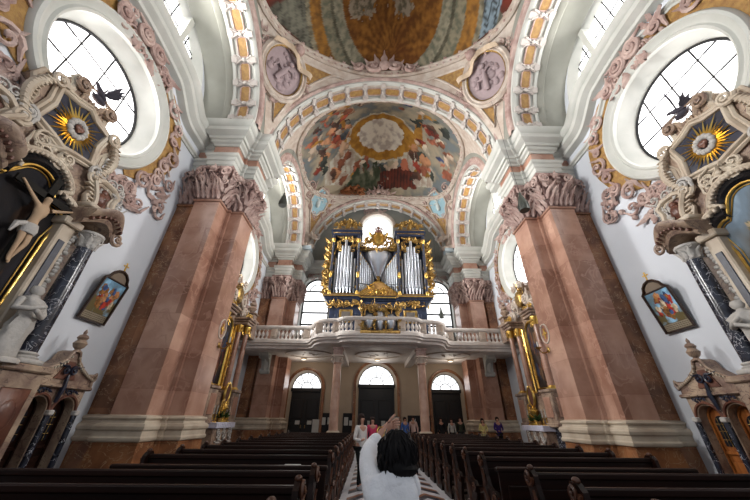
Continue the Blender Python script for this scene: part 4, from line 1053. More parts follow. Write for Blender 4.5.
for s in (-1, 1):
    w = (OUT + AL) if s < 0 else (OUT - AR); xc = (AL - w / 2) if s < 0 else (AR + w / 2)
    t = thing('pew_front', 'panelled wooden kneeling front before the first %s pew' % SIDE[s], 'pew', (xc, 5.36, 0)); mb = MB()
    mb.bevbox((0, 0, .46), (w, .05, .92), .01); mb.bevbox((0, .02, .93), (w + .04, .12, .06), .015)
    for i in range(3): mb.bevbox((-w / 2 + w * (i + .5) / 3, -.035, .46), (w / 3 - .2, .03, .58), .012)
    mb.build('panel', 'woodred', t, 0)
    mb = MB(); mb.bevbox((0, .12, .9), (w - .1, .2, .03), .01); mb.build('bookrest', 'wood', t, 0)
for i, (x, y, a, lab) in enumerate(((-1.75, 5.5, .1, 'folded white leaflets lying on the first pew front left of the aisle'), (-2.6, 4.55, -.2, 'open white songbook on a left pew bookrest near the bottom edge'))):
    zz = .917 if i == 0 else .945
    mb = MB(); mb.box((0, 0, .012), (.36, .16, .022), rz=a); mb.box((.02, .01, .03), (.24, .14, .012), rz=a - .1)
    o = mb.build('songbook' if i else 'leaflet_pile', 'paper', None, 0, loc=(x, y, zz)); tag(o, lab, 'booklet')

# ------------------------------------------------------------------ painted pictures on mesh grids
def picture(name, w, h, fn, parent, top=0, nx=60, nz=90, y=0, sh=None, off=(0, 0)):
    """grid facing +y in the local frame; fn(u,v) colours, u,v in -1..1 / 0..1; sh(v) = relative half width"""
    mb = MB(); rows = []; cols = []
    for j in range(nz + 1):
        v = j / nz; row = []
        hw = w / 2 * (sh(v) if sh else 1)
        for i in range(nx + 1):
            u = -1 + 2 * i / nx; row.append((u * hw + off[0], y, v * h + off[1])); cols.append(fn(u * hw / (w / 2), v))
        rows.append(row)
    mb.grid(rows, flip=True); mb.c = cols
    return mb.build(name, 'paint', parent, 0)
def scene_paint(seed, sky, ground, figs, n=16, dark=1.0, area=(-.7, .7, .1, .75), sz=(.1, .22)):
    r = random.Random(seed); B = [(r.uniform(area[0], area[1]), r.uniform(area[2], area[3]), r.uniform(*sz), r.uniform(.6, 1.6), r.uniform(-.6, .6), r.choice(figs)) for _ in range(n)]
    def f(u, v):
        n1 = nz(u * 1.5 + seed, v * 3, 1, 4); n2 = nz(u * 5, v * 9 + seed, 1, 3)
        c = mix(s2l(*ground), s2l(*sky), (v - .3) * 2 + n1)
        c = mix(c, s2l(*[min(255, k * 1.5) for k in sky]), max(0, n1 - .1) * 1.4)
        for x, y, q, e, t, col in B:
            a, b = (u - x) * cos(t) + (v - y) * 1.6 * sin(t), -(u - x) * sin(t) + (v - y) * 1.6 * cos(t)
            if math.hypot(a / q, b / (q * e)) + .5 * n2 < 1: c = mix(s2l(*col), s2l(*[k * .5 for k in col]), .4 + a / q * .5 + n2)
        return tuple(k * dark for k in c)
    return f
def arch_sh(t0, tre=False):
    def f(v):
        if tre:
            if v > .86: return max(.02, .62 * math.sqrt(max(0, 1 - ((v - .86) / .14) ** 2)))
            if v > .68: return .62 + .38 * math.sqrt(max(0, 1 - ((v - .76) / .1) ** 2)) if v < .86 and v > .70 else .9
            return .9
        return max(.02, math.sqrt(max(0, 1 - ((v - t0) / (1 - t0)) ** 2))) if v > t0 else 1
    return f

# ------------------------------------------------------------------ big near altars
def altar_near(s, y):
    t = thing('side_altar', '%s baroque marble side altar with black columns, scrolled top and golden aureole' % SIDE[s], 'altar', (WX * s, y, 0), PI / 2 * s, 'near side altars')
    F0 = lambda x, yy, z: Fr((x, yy, z), (-1, 0, 0), (0, 0, 1))
    sil = [(0, 9.15), (.22, 9.2), (.36, 9.42), (.6, 9.5), (.66, 9.36), (.54, 9.2), (.56, 8.95), (.8, 8.82), (1.15, 8.8), (1.22, 8.5), (1.05, 8.2), (1.08, 7.8), (1.3, 7.6), (1.75, 7.55), (2.0, 7.25), (2.02, 6.65), (1.85, 6.45), (2.0, 6.15), (1.9, 5.75), (1.8, 5.6), (1.8, 2.5), (2.05, 2.45), (2.05, 0)]
    full = sil + [(-x, z) for x, z in reversed(sil[1:])]
    mb = MB(); mb.prism([(x, z) for x, z in full], .0, .38, axis='y'); mb.build('retable', 'altar', t, 30)
    mb = MB(); mb.tube([(x, .36, z) for x, z in full], .07, 6, closed=True); mb.tube([(x * .9, .38, z - .08) for x, z in full if z > 5.5], .035, 5); mb.build('edge_moulding', 'cream', t, 50)
    mb = MB()
    for q in (-1, 1): mb.bevbox((q * 1.5, .6, 1.25), (.95, 1.0, 2.3), .04); mb.bevbox((q * 1.5, .62, 2.43), (1.1, 1.12, .14), .03); mb.bevbox((q * 1.5, .62, .12), (1.1, 1.12, .24), .03)
    mb.bevbox((0, .5, 1.3), (2.1, .7, 2.2), .04); mb.bevbox((0, .8, .5), (2.0, 1.2, 1.0), .04); mb.build('pedestal', 'altar', t, 0)
    mb = MB()
    for q in (-1, 1): mb.bevbox((q * 1.5, 1.11, 1.5), (.6, .05, 1.1), .03); mb.ell((q * 1.5, 1.13, 1.55), (.2, .06, .3), 10, 6)
    mb.bevbox((0, .87, 1.7), (1.4, .05, .9), .03); mb.build('inlaid_panel', 'altar_dk', t, 50)
    for q in (-1, 1):
        mb = MB(); mb.lathe([(.19, 2.72), (.195, 3.6), (.185, 4.5), (.165, 5.35)], (q * 1.5, .85, 0), 20); c = mb.build('column', 'black', t, 50)
        mb = MB(); mb.bevbox((q * 1.5, .85, 2.56), (.54, .54, .1), .02); mb.lathe([(.25, 2.6), (.26, 2.65), (.21, 2.68), (.24, 2.72), (.2, 2.76)], (q * 1.5, .85, 0), 18); mb.build('column_base', 'statue', c, 50)
        mb = MB(); mb.lathe([(.17, 5.33), (.18, 5.45), (.24, 5.68), (.27, 5.7), (.27, 5.76)], (q * 1.5, .85, 0), 14)
        for k in range(8):
            a = 2 * PI * k / 8; nx_, ny_ = cos(a), sin(a); f = Fr((q * 1.5 + .17 * nx_, .85 + .17 * ny_, 5.35), (-ny_, nx_, 0), (0, 0, 1)); leaf(mb, f, 0, 0, PI / 2, .3, .16, .35, .015)
            if k % 2: scroll(mb, f, .04, .33, .06, 1.3, PI / 2, 1, .022, .06, 12, 5)
        mb.build('column_capital', 'statue', c, 50)
        mb = MB(); mb.bevbox((q * 1.02, .55, 4.1), (.36, .3, 3.2), .03); mb.bevbox((q * 1.02, .58, 5.8), (.5, .42, .2), .03); mb.build('pilaster', 'cream', t, 0)
        mb = MB(); mb.bevbox((q * 1.02, .71, 4.5), (.16, .03, 1.6), .01); mb.build('pilaster_inlay', 'bluegrey', t, 0)
        mb = MB(); f = F0(q * 1.24, .62, 3.2); r_ = random.Random(3)
        for k in range(26): mb.ell(f.p(r_.uniform(-.06, .06), .2 + k * .085, r_.uniform(0, .08)), (.07, .05, .06), 6, 4)
        mb.build('garland', 'statue', t, 50)
        # curved entablature piece over the column
        mb = MB(); pts = []
        for k in range(13):
            u = k / 12; pts.append((Vector((q * (.9 + 1.05 * u), 1.0 + .18 * sin(PI * u) - .1 * u, 5.78 + .34 * sin(PI * u * .9) - .12 * u)), Vector((0, 1, 0)), Vector((0, 0, 1))))
        mb.sweep(pts, [(-.75, 0), (0, 0), (.05, .08), (.02, .14), (.16, .22), (.24, .34), (.24, .42), (-.75, .5)], cp=True, flip=(q < 0)); scroll(mb, F0(q * 2.0, .9, 5.95), 0, 0, .17, 1.5, 0, q, .06, .1, 20, 6)
        mb.build('entablature', 'altar', t, 50)
        mb = MB()
        for k in range(9): mb.bevbox((q * (1.0 + .11 * k), 1.08 + .1 * sin(PI * k / 9), 5.98 + .28 * sin(PI * k / 9)), (.05, .2, .09), .01)
        mb.build('dentils', 'altar_dk', t, 0)
        # side cartouche niche
        mb = MB(); oc = [(-.36, -.42), (-.42, -.2), (-.34, .1), (-.42, .36), (-.2, .5), (.2, .5), (.42, .36), (.36, .1), (.42, -.2), (.34, -.42)]
        mb.tube([(q * (1.5 + x), .5, 6.98 + z) for x, z in oc], .085, 7, closed=True); mb.tube([(q * (1.5 + x * .78), .46, 6.98 + z * .78) for x, z in oc], .045, 6, closed=True)
        mb.bevbox((q * 1.5, .6, 6.5), (.9, .45, .14), .03); mb.bevbox((q * 1.5, .55, 6.36), (.7, .4, .14), .03); mb.build('cartouche_frame', 'cream', t, 50)
        mb = MB(); mb.add([(q * (1.5 + x), .44, 6.98 + z) for x, z in oc], [tuple(range(10)) if q > 0 else tuple(range(9, -1, -1))]); mb.ell((q * 1.5, .45, 6.95), (.2, .16, .24), 10, 7); mb.ell((q * 1.5, .48, 7.2), (.1, .1, .12), 8, 6)
        mb.build('cartouche_relief', 'altar_dk', t, 50)
        mb = MB(); f = F0(q * 1.5, .45, 0); rocaille(mb, F0(q * 1.55, .45, 7.5), .9, .5, 10, 6, .09); rocaille(mb, F0(q * 1.95, .45, 7.1), .4, .8, 8, 5, .09)
        scroll(mb, f, -q * -.55, 7.5, .18, 1.5, 0, q, .06, .08, 18, 6, tail=.3); mb.build('rocaille', 'statue', t, 50)
        # big C scroll beside the aureole
        mb = MB(); f = F0(0, .4, 0); P_ = [(q * (.95 + .28 * sin(PI * k / 12)), .55, 7.35 + 1.35 * k / 12) for k in range(13)]; mb.tube(P_, [.05 + .05 * sin(PI * k / 12) for k in range(13)], 7)
        for k in range(11): mb.bevbox((q * (1.0 + .2 * sin(PI * (k + .5) / 12)), .55, 7.45 + 1.2 * k / 11), (.22, .16, .04), .01)
        scroll(mb, f, -q * .9, 8.75, .17, 1.6, 0, q, .06, .14, 18, 6); scroll(mb, f, -q * .98, 7.3, .17, 1.6, 0, -q, .06, .14, 18, 6); mb.build('side_scroll', 'cream', t, 50)
        mb = MB(); P_ = [(q * (1.0 + .3 * sin(PI * k / 10)), .62, 6.0 + 1.25 * k / 10) for k in range(11)]; mb.tube(P_, .07, 6)
        for k in range(10): mb.bevbox((q * (.93 + .28 * sin(PI * (k + .5) / 10)), .55, 6.1 + 1.1 * k / 10), (.2, .14, .045), .01)
        mb.build('side_scroll', 'cream', t, 50)
        scroll_ = None
    # attic field with aureole
    mb = MB(); az = 8.1; pts = [(0, .85), (.3, .72), (.78, .62), (.7, .1), (.8, -.5), (.35, -.6), (0, -.7)]; pts = [(x * .86, z * .86) for x, z in pts]; pts = pts + [(-x, z) for x, z in reversed(pts[1:-1])]
    mb.prism([(x, az + z) for x, z in pts], .37, .46, axis='y'); mb.build('aureole_field', 'bluegrey', t, 0)
    mb = MB(); mb.tube([(x * 1.1, .46, az + z * 1.1) for x, z in pts], .085, 7, closed=True); mb.tube([(x * 1.28, .44, az + z * 1.28) for x, z in pts], .06, 6, closed=True); mb.build('aureole_frame', 'cream', t, 50)
    mb = MB()
    for k in range(32):
        a = 2 * PI * k / 32; l = (.82, .58, .72, .55)[k % 4]; d = Vector((cos(a), 0, sin(a))); n_ = Vector((-sin(a), 0, cos(a))); c0 = Vector((0, .5, az))
        mb.add([c0 + d * .2 - n_ * .04, c0 + d * .2 + n_ * .04, c0 + d * l, c0 + d * .3 + Vector((0, .045, 0))], [(0, 1, 3), (1, 2, 3), (2, 0, 3), (0, 2, 1)])
    mb.build('sun_rays', 'goldf', t, 0)
    mb = MB()
    for k in range(12): a = 2 * PI * k / 12; mb.ell((.2 * cos(a), .54, az + .22 * sin(a)), (.085, .07, .085), 8, 5)
    mb.build('cloud_ring', 'statue', t, 60)
    mb = MB(); mb.ell((.03, .58, az + .02), (.09, .05, .09), 10, 6); mb.ell((-.05, .58, az + .02), (.08, .05, .08), 10, 6); mb.prism([(-.1, az), (.1, az), (0, az - .14)], .54, .61, axis='y'); mb.build('heart', 'altar_dk', t, 60)
    mb = MB(); f = F0(0, .4, 0)
    for q in (-1, 1): scroll(mb, f, q * .45, 9.3, .17, 1.6, PI / 2, -q, .06, .08, 18, 6, tail=.3); leaf(mb, f, q * .15, 8.95, PI / 2 - q * .4, .5, .2, .2, .03)
    for k in range(7): mb.bevbox((-.3 + .1 * k, .42, 9.08 - .03 * abs(k - 3)), (.05, .1, .26), .01)
    mb.build('top_crest', 'altar', t, 50)
    # cornice rings and mouldings over the painting
    def trefoil(o, q=1.0):
        pts = [(-.84 - o, 2.55 - o), (-.84 - o, 5.2)]
        for k in range(9): a = PI - (PI * .9) * k / 8 * .8 - 0; pts.append((-.62 + (.34 + o) * cos(PI * 1.15 - 2.2 * k / 8 * 1.0), 5.72 + (.34 + o) * sin(PI * 1.15 - 2.2 * k / 8)))
        for k in range(9): pts.append(((.46 + o) * cos(PI * .86 - PI * .36 * k / 8), 6.2 + (.46 + o) * sin(PI * .86 - PI * .36 * k / 8)))
        return pts + [(-x, z) for x, z in reversed(pts[:-1])]
    mb = MB(); mb.sweep([(Vector((x, .38, z)), (Vector((x, 0, z)) - Vector((0, 0, 4.8))).normalized(), Vector((0, 1, 0))) for x, z in trefoil(.1)], [(-.1, 0), (-.12, .12), (-.02, .2), (.1, .17), (.2, .1), (.2, 0)], closed=True)
    mb.build('picture_frame', plain('black_lacquer', (.008, .008, .01), .22), t, 50)
    mb = MB(); mb.tube([(x, .5, z) for x, z in trefoil(-.02)], .032, 6, closed=True); mb.tube([(x, .46, z) for x, z in trefoil(-.09)], .014, 5, closed=True); mb.build('gilded_fillet', 'goldf', t, 60)
    tf = trefoil(-.02)
    def hw(z):
        xs = []
        for a, b in zip(tf, tf[1:] + tf[:1]):
            if (a[1] - z) * (b[1] - z) <= 0 and a[1] != b[1]: xs.append(abs(a[0] + (b[0] - a[0]) * (z - a[1]) / (b[1] - a[1])))
        return max(xs) if xs else .02
    if s > 0: fn = scene_paint(5, (110, 126, 140), (86, 74, 52), ((160, 96, 76), (170, 150, 120), (84, 96, 70), (150, 120, 90), (60, 70, 100)), 30)
    else: fn = scene_paint(8, (26, 24, 28), (34, 24, 18), ((44, 34, 28), (30, 30, 40), (58, 40, 28)), 16)
    picture('altar_painting', 1.7, 4.05, fn, t, y=.44, sh=lambda v: hw(2.56 + v * 4.05 * .995) / .85, off=(0, 2.56))
    mb = MB(); f = F0(0, .42, 0)
    P_ = [(x, .55, z) for x, z in trefoil(.34) if z > 5.3]; mb.tube(P_, .075, 7)
    for i_ in range(1, len(P_) - 1):
        mb.bevbox((P_[i_][0] * .93, .55, P_[i_][2] - .04), (.06, .14, .12), .01)
    rocaille(mb, F0(0, .5, 7.1), 1.0, .3, 16, 4, .1)
    mb.build('arched_cornice', 'cream', t, 50)
    # crucified figure on the left altar, carved in the round
    if s < 0:
        c = thing('crucifix', 'pale carved crucified figure before the dark field of the left altar', 'sculpture', (WX * s + .62, y + .3, 4.6), PI / 2 * s); c.scale = (1.08, 1, 1.08)
        mb = MB(); mb.box((0, 0, .55), (.14, .06, 2.6)); mb.box((0, 0, 1.35), (1.35, .06, .14)); mb.build('cross', plain('matt_black', (.01, .008, .006), .9), c, 0)
        body('body', {'pel': (0, .06, .55, .1), 'sp': (.02, .08, .75, .085), 'ch': (.0, .08, .97, .12), 'ne': (.02, .1, 1.13, .05), 'hd': (.05, .14, 1.22, .075), 'ht': (.06, .15, 1.3, .06),
             'sl': (-.15, .07, 1.08, .045), 'el': (-.34, .06, 1.2, .035), 'wl': (-.54, .05, 1.34, .025), 'hl': (-.6, .05, 1.37, .025), 'sr': (.15, .07, 1.08, .045), 'er': (.34, .06, 1.2, .035), 'wr': (.54, .05, 1.34, .025), 'hr': (.6, .05, 1.37, .025),
             'kl': (-.06, .14, .2, .05), 'al': (-.02, .06, -.15, .032), 'tl': (-.02, .1, -.26, .02), 'kr': (.07, .14, .22, .05), 'ar': (.02, .08, -.12, .032), 'tr': (.02, .12, -.23, .02), 'hpl': (-.06, .06, .48, .075), 'hpr': (.06, .06, .48, .075)},
             [('pel', 'sp'), ('sp', 'ch'), ('ch', 'ne'), ('ne', 'hd'), ('hd', 'ht'), ('ch', 'sl'), ('sl', 'el'), ('el', 'wl'), ('wl', 'hl'), ('ch', 'sr'), ('sr', 'er'), ('er', 'wr'), ('wr', 'hr'), ('pel', 'hpl'), ('hpl', 'kl'), ('kl', 'al'), ('al', 'tl'), ('pel', 'hpr'), ('hpr', 'kr'), ('kr', 'ar'), ('ar', 'tr')], plain('ivory', s2l(190, 160, 130)), c)
        mb = MB(); mb.lathe([(.13, .4), (.15, .5), (.12, .62)], (0, .07, 0), 12); mb.tube([(.1, .08, .6), (.25, .1, .5), (.28, .1, .3)], [.05, .06, .02], 6); mb.build('loincloth', 'statue', c, 50)
    for q in (-1, 1):
        wy = y + q * .98
        if q > 0:
            st = thing('saint_statue', 'white stone saint statue standing between column and picture of the %s near altar' % SIDE[s], 'statue', (s * (WX - 1.02), wy, 2.46), PI / 2 * s, 'altar statues')
            mb = MB(); figure(mb, (0, 0, .08), 1.5, 4 + s, 0, 0, False, .2, .3); mb.lathe([(.28, 0), (.28, .06), (.24, .1)], n=14); mb.build('figure', 'statue', st, 60)
    b = thing('bird_sculpture', 'dark carved bird with spread wings on top of the %s near altar' % SIDE[s], 'sculpture', (s * (WX - .4), y + .05, 9.42), PI / 2 * s, 'birds on the altars')
    mb = MB(); mb.tube([(-.3, 0, .12), (-.12, 0, .16), (.05, 0, .24), (.16, 0, .33), (.22, 0, .36)], [.02, .07, .1, .06, .045], 8); mb.ell((.24, 0, .38), (.07, .05, .05), 8, 6); mb.tube([(.28, 0, .38), (.38, 0, .36)], [.02, .004], 5)
    mb.ell((0, 0, .02), (.22, .12, .1), 8, 5); mb.tube([(.02, 0, 0), (.02, 0, .2)], .04, 5); mb.build('body', plain('bird_dark', s2l(60, 56, 66)), b, 60)
    for q in (-1, 1):
        mb = MB(); F = Fr((-.02, q * .06, .25), (-.6, q * .8, .0), (0, 0, 1))
        for k in range(5): leaf(mb, F, 0, 0, 1.15 - k * .26, .62 - .07 * k, .14, .05, .012)
        mb.build('wing', 'bird_dark', b, 50)
    return t
def skin_obj(name, J, E, m, parent, sub=2):
    keys = list(J); idx = {k: i for i, k in enumerate(keys)}
    me = bpy.data.meshes.new(name); me.from_pydata([J[k][:3] for k in keys], [(idx[a], idx[b]) for a, b in E], [])
    o = bpy.data.objects.new(name, me); COL.objects.link(o); o.parent = parent
    me.materials.append(M[m] if isinstance(m, str) else m)
    md = o.modifiers.new('skin', 'SKIN'); md.use_smooth_shade = True
    if not me.skin_vertices: me.attributes.new('skin', 'FLOAT', 'POINT')
    for i, k in enumerate(keys):
        sv = me.skin_vertices[0].data[i]; r = J[k][3]; sv.radius = (r, r if len(J[k]) < 5 else J[k][4]); sv.use_root = (i == 0)
    sb = o.modifiers.new('sub', 'SUBSURF'); sb.levels = sub; sb.render_levels = sub
    return o
def body(name, J, E, m, parent, sub=2): return skin_obj(name, J, E, m, parent, sub)
M['bird_dark'] = plain('bird_dark', s2l(60, 56, 66))
altar_near(-1, 5.3); altar_near(1, 5.3)

# ------------------------------------------------------------------ confessionals
def confessional(s, y):
    t = thing('confessional', ('marble confessional with two arched doors coloured dark for shade beneath the left wall picture' if s < 0 else 'marble confessional with two arched honey coloured wooden doors below the right wall picture'), 'confessional', (WX * s, y, 0), PI / 2 * s, 'confessionals'); t.scale = (.84, 1, .95)
    F = Fr((0, .5, 0), (-1, 0, 0), (0, 0, 1))
    W, H_ = .95, 2.3; r, zs = .36, 1.72; cs = (-.45, .45)
    ss = sorted({-W, W} | {round(c - r * cos(PI * k / 16), 4) for c in cs for k in range(17)})
    def top(a):
        m = next((c for c in cs if abs(a - c) <= r), None); return zs + math.sqrt(max(0, r * r - (a - m) ** 2)) if m is not None else zs
    mb = MB()
    for a, b in zip(ss[:-1], ss[1:]):
        m = (a + b) / 2; ins = any(abs(m - c) < r for c in cs)
        za, zb_ = (top(a), top(b)) if ins else (0, 0)
        mb.add([(a, .5, za), (b, .5, zb_), (b, .5, H_), (a, .5, H_)], [(3, 2, 1, 0)])
    for c in cs:
        A = [(c - r, .5, 0)] + [(c - r * cos(PI * k / 16), .5, zs + r * sin(PI * k / 16)) for k in range(17)] + [(c + r, .5, 0)]
        mb.grid([A, [(x, .22, z) for x, _, z in A]])
    mb.add([(-W, 0, 0), (-W, .5, 0), (-W, .5, H_), (-W, 0, H_), (W, 0, 0), (W, .5, 0), (W, .5, H_), (W, 0, H_)], [(0, 1, 2, 3), (7, 6, 5, 4), (3, 2, 6, 7)])
    mb.build('front', 'altar', t, 30)
    mb = MB(); gp_ = [(0, 3.25), (.12, 3.2), (.22, 2.98), (.5, 2.78), (.75, 2.66), (.92, 2.64), (1.08, 2.74), (1.1, 2.62), (1.02, 2.5), (1.04, 2.3)]
    gp_ = gp_ + [(-x, z) for x, z in reversed(gp_[1:])]; mb.prism(gp_, .1, .5, axis='y'); mb.tube([(x, .52, z) for x, z in gp_[:9]] , .045, 6); mb.tube([(x, .52, z) for x, z in gp_[10:] + gp_[:1]], .045, 6); mb.bevbox((0, .35, 2.33), (2.15, .5, .1), .03)
    mb.build('gable', 'altar', t, 40)
    mb = MB()
    for k in range(12):
        u = k / 11
        for q in (-1, 1): mb.bevbox((q * (.14 + .84 * u), .56, 3.08 - .5 * u ** .55 - .02), (.04, .06, .07), .01)
    mb.build('dentils', 'cream', t, 0)
    mb = MB(); mb.prism([(-.35, 2.5), (.35, 2.5), (.12, 2.95), (-.12, 2.95)], .5, .53, axis='y')
    for c in cs: mb.tube([(c - (r + .06) * cos(PI * k / 16), .52, zs + (r + .06) * sin(PI * k / 16)) for k in range(17)], .04, 6)
    mb.build('inlaid_panel', 'altar_dk', t, 40)
    mb = MB(); f = Fr((0, .53, 0), (-1, 0, 0), (0, 0, 1))
    for q in (-1, 1): scroll(mb, f, q * .14, 2.72, .1, 1.4, PI / 2, q, .035, .03, 16, 5, tail=.3); rocaille(mb, Fr((q * .45, .53, 2.22), (-1, 0, 0), (0, 0, 1)), .4, .1, 6, 4, .05)
    mb.tube([(0, .56, 1.95), (0, .6, 2.3), (0, .58, 2.62)], [.04, .07, .03], 6); mb.build('carving', 'bluegrey', t, 50)
    mb = MB()
    for x in (-.88, 0, .88): mb.bevbox((x, .54, .85), (.13, .1, 1.7), .02)
    mb.build('pilaster', 'black', t, 0)
    mb = MB()
    for x in (-.88, 0, .88): mb.bevbox((x, .55, 1.72), (.17, .14, .12), .02)
    mb.build('impost', 'statue', t, 0)
    mb = MB(); mb.lathe([(.12, 3.2), (.06, 3.28), (.13, 3.34), (.17, 3.44), (.1, 3.54), (.14, 3.6), (.11, 3.66), (.04, 3.7), (.05, 3.76), (.01, 3.84)], (0, .48, 0), 12); mb.build('finial', 'altar', t, 50)
    dm = 'orange_wood' if s > 0 else 'woodred'  # left doors take a darker wood that stands in for shadow
    for c in cs:
        mb = MB(); pts = [(c - r, 0)] + [(c - r * cos(PI * k / 16), zs + r * sin(PI * k / 16)) for k in range(17)] + [(c + r, 0)]; mb.prism(pts, .2, .24, axis='y'); mb.tube([(x + (c - x) * .1, .27, z * .985) for x, z in pts], .03, 5)
        mb.bevbox((c, .26, .45), (.5, .04, .6), .015); mb.bevbox((c, .26, .95), (.62, .05, .08), .015); d = mb.build('door', dm, t, 30)
        mb = MB(); pts = [(c - .2, 1.1)] + [(c - .2 * cos(PI * k / 12), 1.62 + .2 * sin(PI * k / 12)) for k in range(13)] + [(c + .2, 1.1)]; mb.prism(pts, .25, .262, axis='y'); mb.build('door_glass', plain('dark_glass', (.01, .012, .018), .1), d, 0)
        mb = MB()
        for x in (-.1, 0, .1): mb.box((c + x, .27, 1.42), (.012, .012, .66))
        for z in (1.25, 1.45, 1.62): mb.box((c, .27, z), (.4, .012, .014))
        mb.build('lattice', 'gold', d, 0)
for s in (-1, 1): confessional(s, 8.35)

# ------------------------------------------------------------------ wall pictures
for s in (-1, 1):
    t = thing('framed_painting', 'small framed station picture with rounded top and gold cross on the %s wall' % SIDE[s], 'picture', (s * (WX - .02), 8.75, 4.0), PI / 2 * s, 'wall pictures')
    tilt = thing('hang', 'x', 'x'); 
    for k_ in ('label', 'category'): del tilt[k_]
    bpy.data.objects.remove(tilt)
    ol = [(-.46, 0), (-.46, 1.25), (-.36, 1.32), (-.3, 1.45), (-.16, 1.56), (0, 1.6)]; ol = ol + [(-x, z) for x, z in reversed(ol[:-1])]
    tl = lambda p, o=0: (p[0], .06 + p[1] * .17 + o, p[1])
    mb = MB(); n = len(ol); a = [tl(p) for p in ol]; b = [tl(p, -.05) for p in ol]; mb.add(a + b, [tuple(range(n)), tuple(range(2 * n - 1, n - 1, -1))] + [(i, n + i, n + (i + 1) % n, (i + 1) % n) for i in range(n)])
    mb.tube([tl(p, .02) for p in ol], .04, 6, closed=True); mb.tube([tl((-.44, 1.25), .02), tl((.44, 1.25), .02)], .025, 5)
    mb.build('frame', plain('dark_frame', s2l(52, 34, 24), .4), t, 30)
    fn = scene_paint(21 + s, (96, 128, 150), (96, 84, 52), ((176, 56, 40), (60, 84, 130), (190, 130, 84), (210, 190, 160), (150, 100, 50)), 26, area=(-.7, .7, .25, .8), sz=(.12, .26))
    g_ = picture('painted_scene', .82, 1.0, fn, t, y=0, off=(0, .24)); 
    for v in g_.data.vertices: v.co.y = .06 + v.co.z * .17 + .012
    mb = MB(); mb.add([tl((-.41, .04), .012), tl((.41, .04), .012), tl((.41, .23), .012), tl((-.41, .23), .012)], [(3, 2, 1, 0)]); mb.build('caption_band', plain('caption_cream', s2l(140, 128, 108)), t, 0)
    mb = MB()
    for zz in (.08, .13, .18):
        for k in range(11): mb.box(tl((-.36 + .072 * k, zz), .016), (.045, .004, .014))
    mb.build('caption_marks', plain('caption_ink', s2l(60, 48, 40)), t, 0)
    mb = MB(); mb.add([tl(p, .012) for p in [(-.3, 1.28), (-.26, 1.4), (-.14, 1.5), (0, 1.54), (.14, 1.5), (.26, 1.4), (.3, 1.28)]], [(6, 5, 4, 3, 2, 1, 0)][:1]); mb.build('lunette_field', plain('grey_brown_field', s2l(120, 106, 92)), t, 0)
    mb = MB(); mb.box((0, .34, 1.76), (.035, .03, .3)); mb.box((0, .34, 1.8), (.2, .03, .035)); mb.ell((0, .34, 1.62), (.04, .04, .04), 6, 4); mb.build('cross', 'goldf', t, 0)
    # consecration cross on the pier
    t = thing('consecration_cross', 'gold cross roundel set in the %s near pier' % SIDE[s], 'cross', (s * 6.3, 11.55, 4.55), PI / 2 * s, 'cross roundels')
    mb = MB(); mb.tube([(.26 * cos(q), .01, .36 * sin(q)) for q in [2 * PI * k / 24 for k in range(24)]], .03, 5, closed=True); mb.build('ring', 'pinkwhite', t, 60)
    mb = MB(); mb.box((0, .02, 0), (.06, .03, .4)); mb.box((0, .02, 0), (.3, .03, .06)); mb.ell((0, .02, 0), (.09, .03, .11), 8, 5); mb.build('cross', 'goldf', t, 0)
    t = thing('candle_bracket', 'gilded candle arm projecting from the %s near pier' % SIDE[s], 'candle holder', (s * 6.3, 11.6, 3.95), PI / 2 * s, 'candle brackets')
    mb = MB(); mb.tube([(0, 0, 0), (0, .1, -.1), (0, .26, -.12), (0, .38, 0)], .03, 6); mb.ell((0, .02, 0), (.1, .03, .13), 8, 5); mb.lathe([(.02, 0), (.1, .04), (.12, .08), (.03, .1)], (0, .38, 0), 10); mb.build('arm', 'gold', t, 60)
    mb = MB(); mb.lathe([(.028, .08), (.028, .3)], (0, .38, 0), 8); mb.build('candle', 'paper', t, 40)

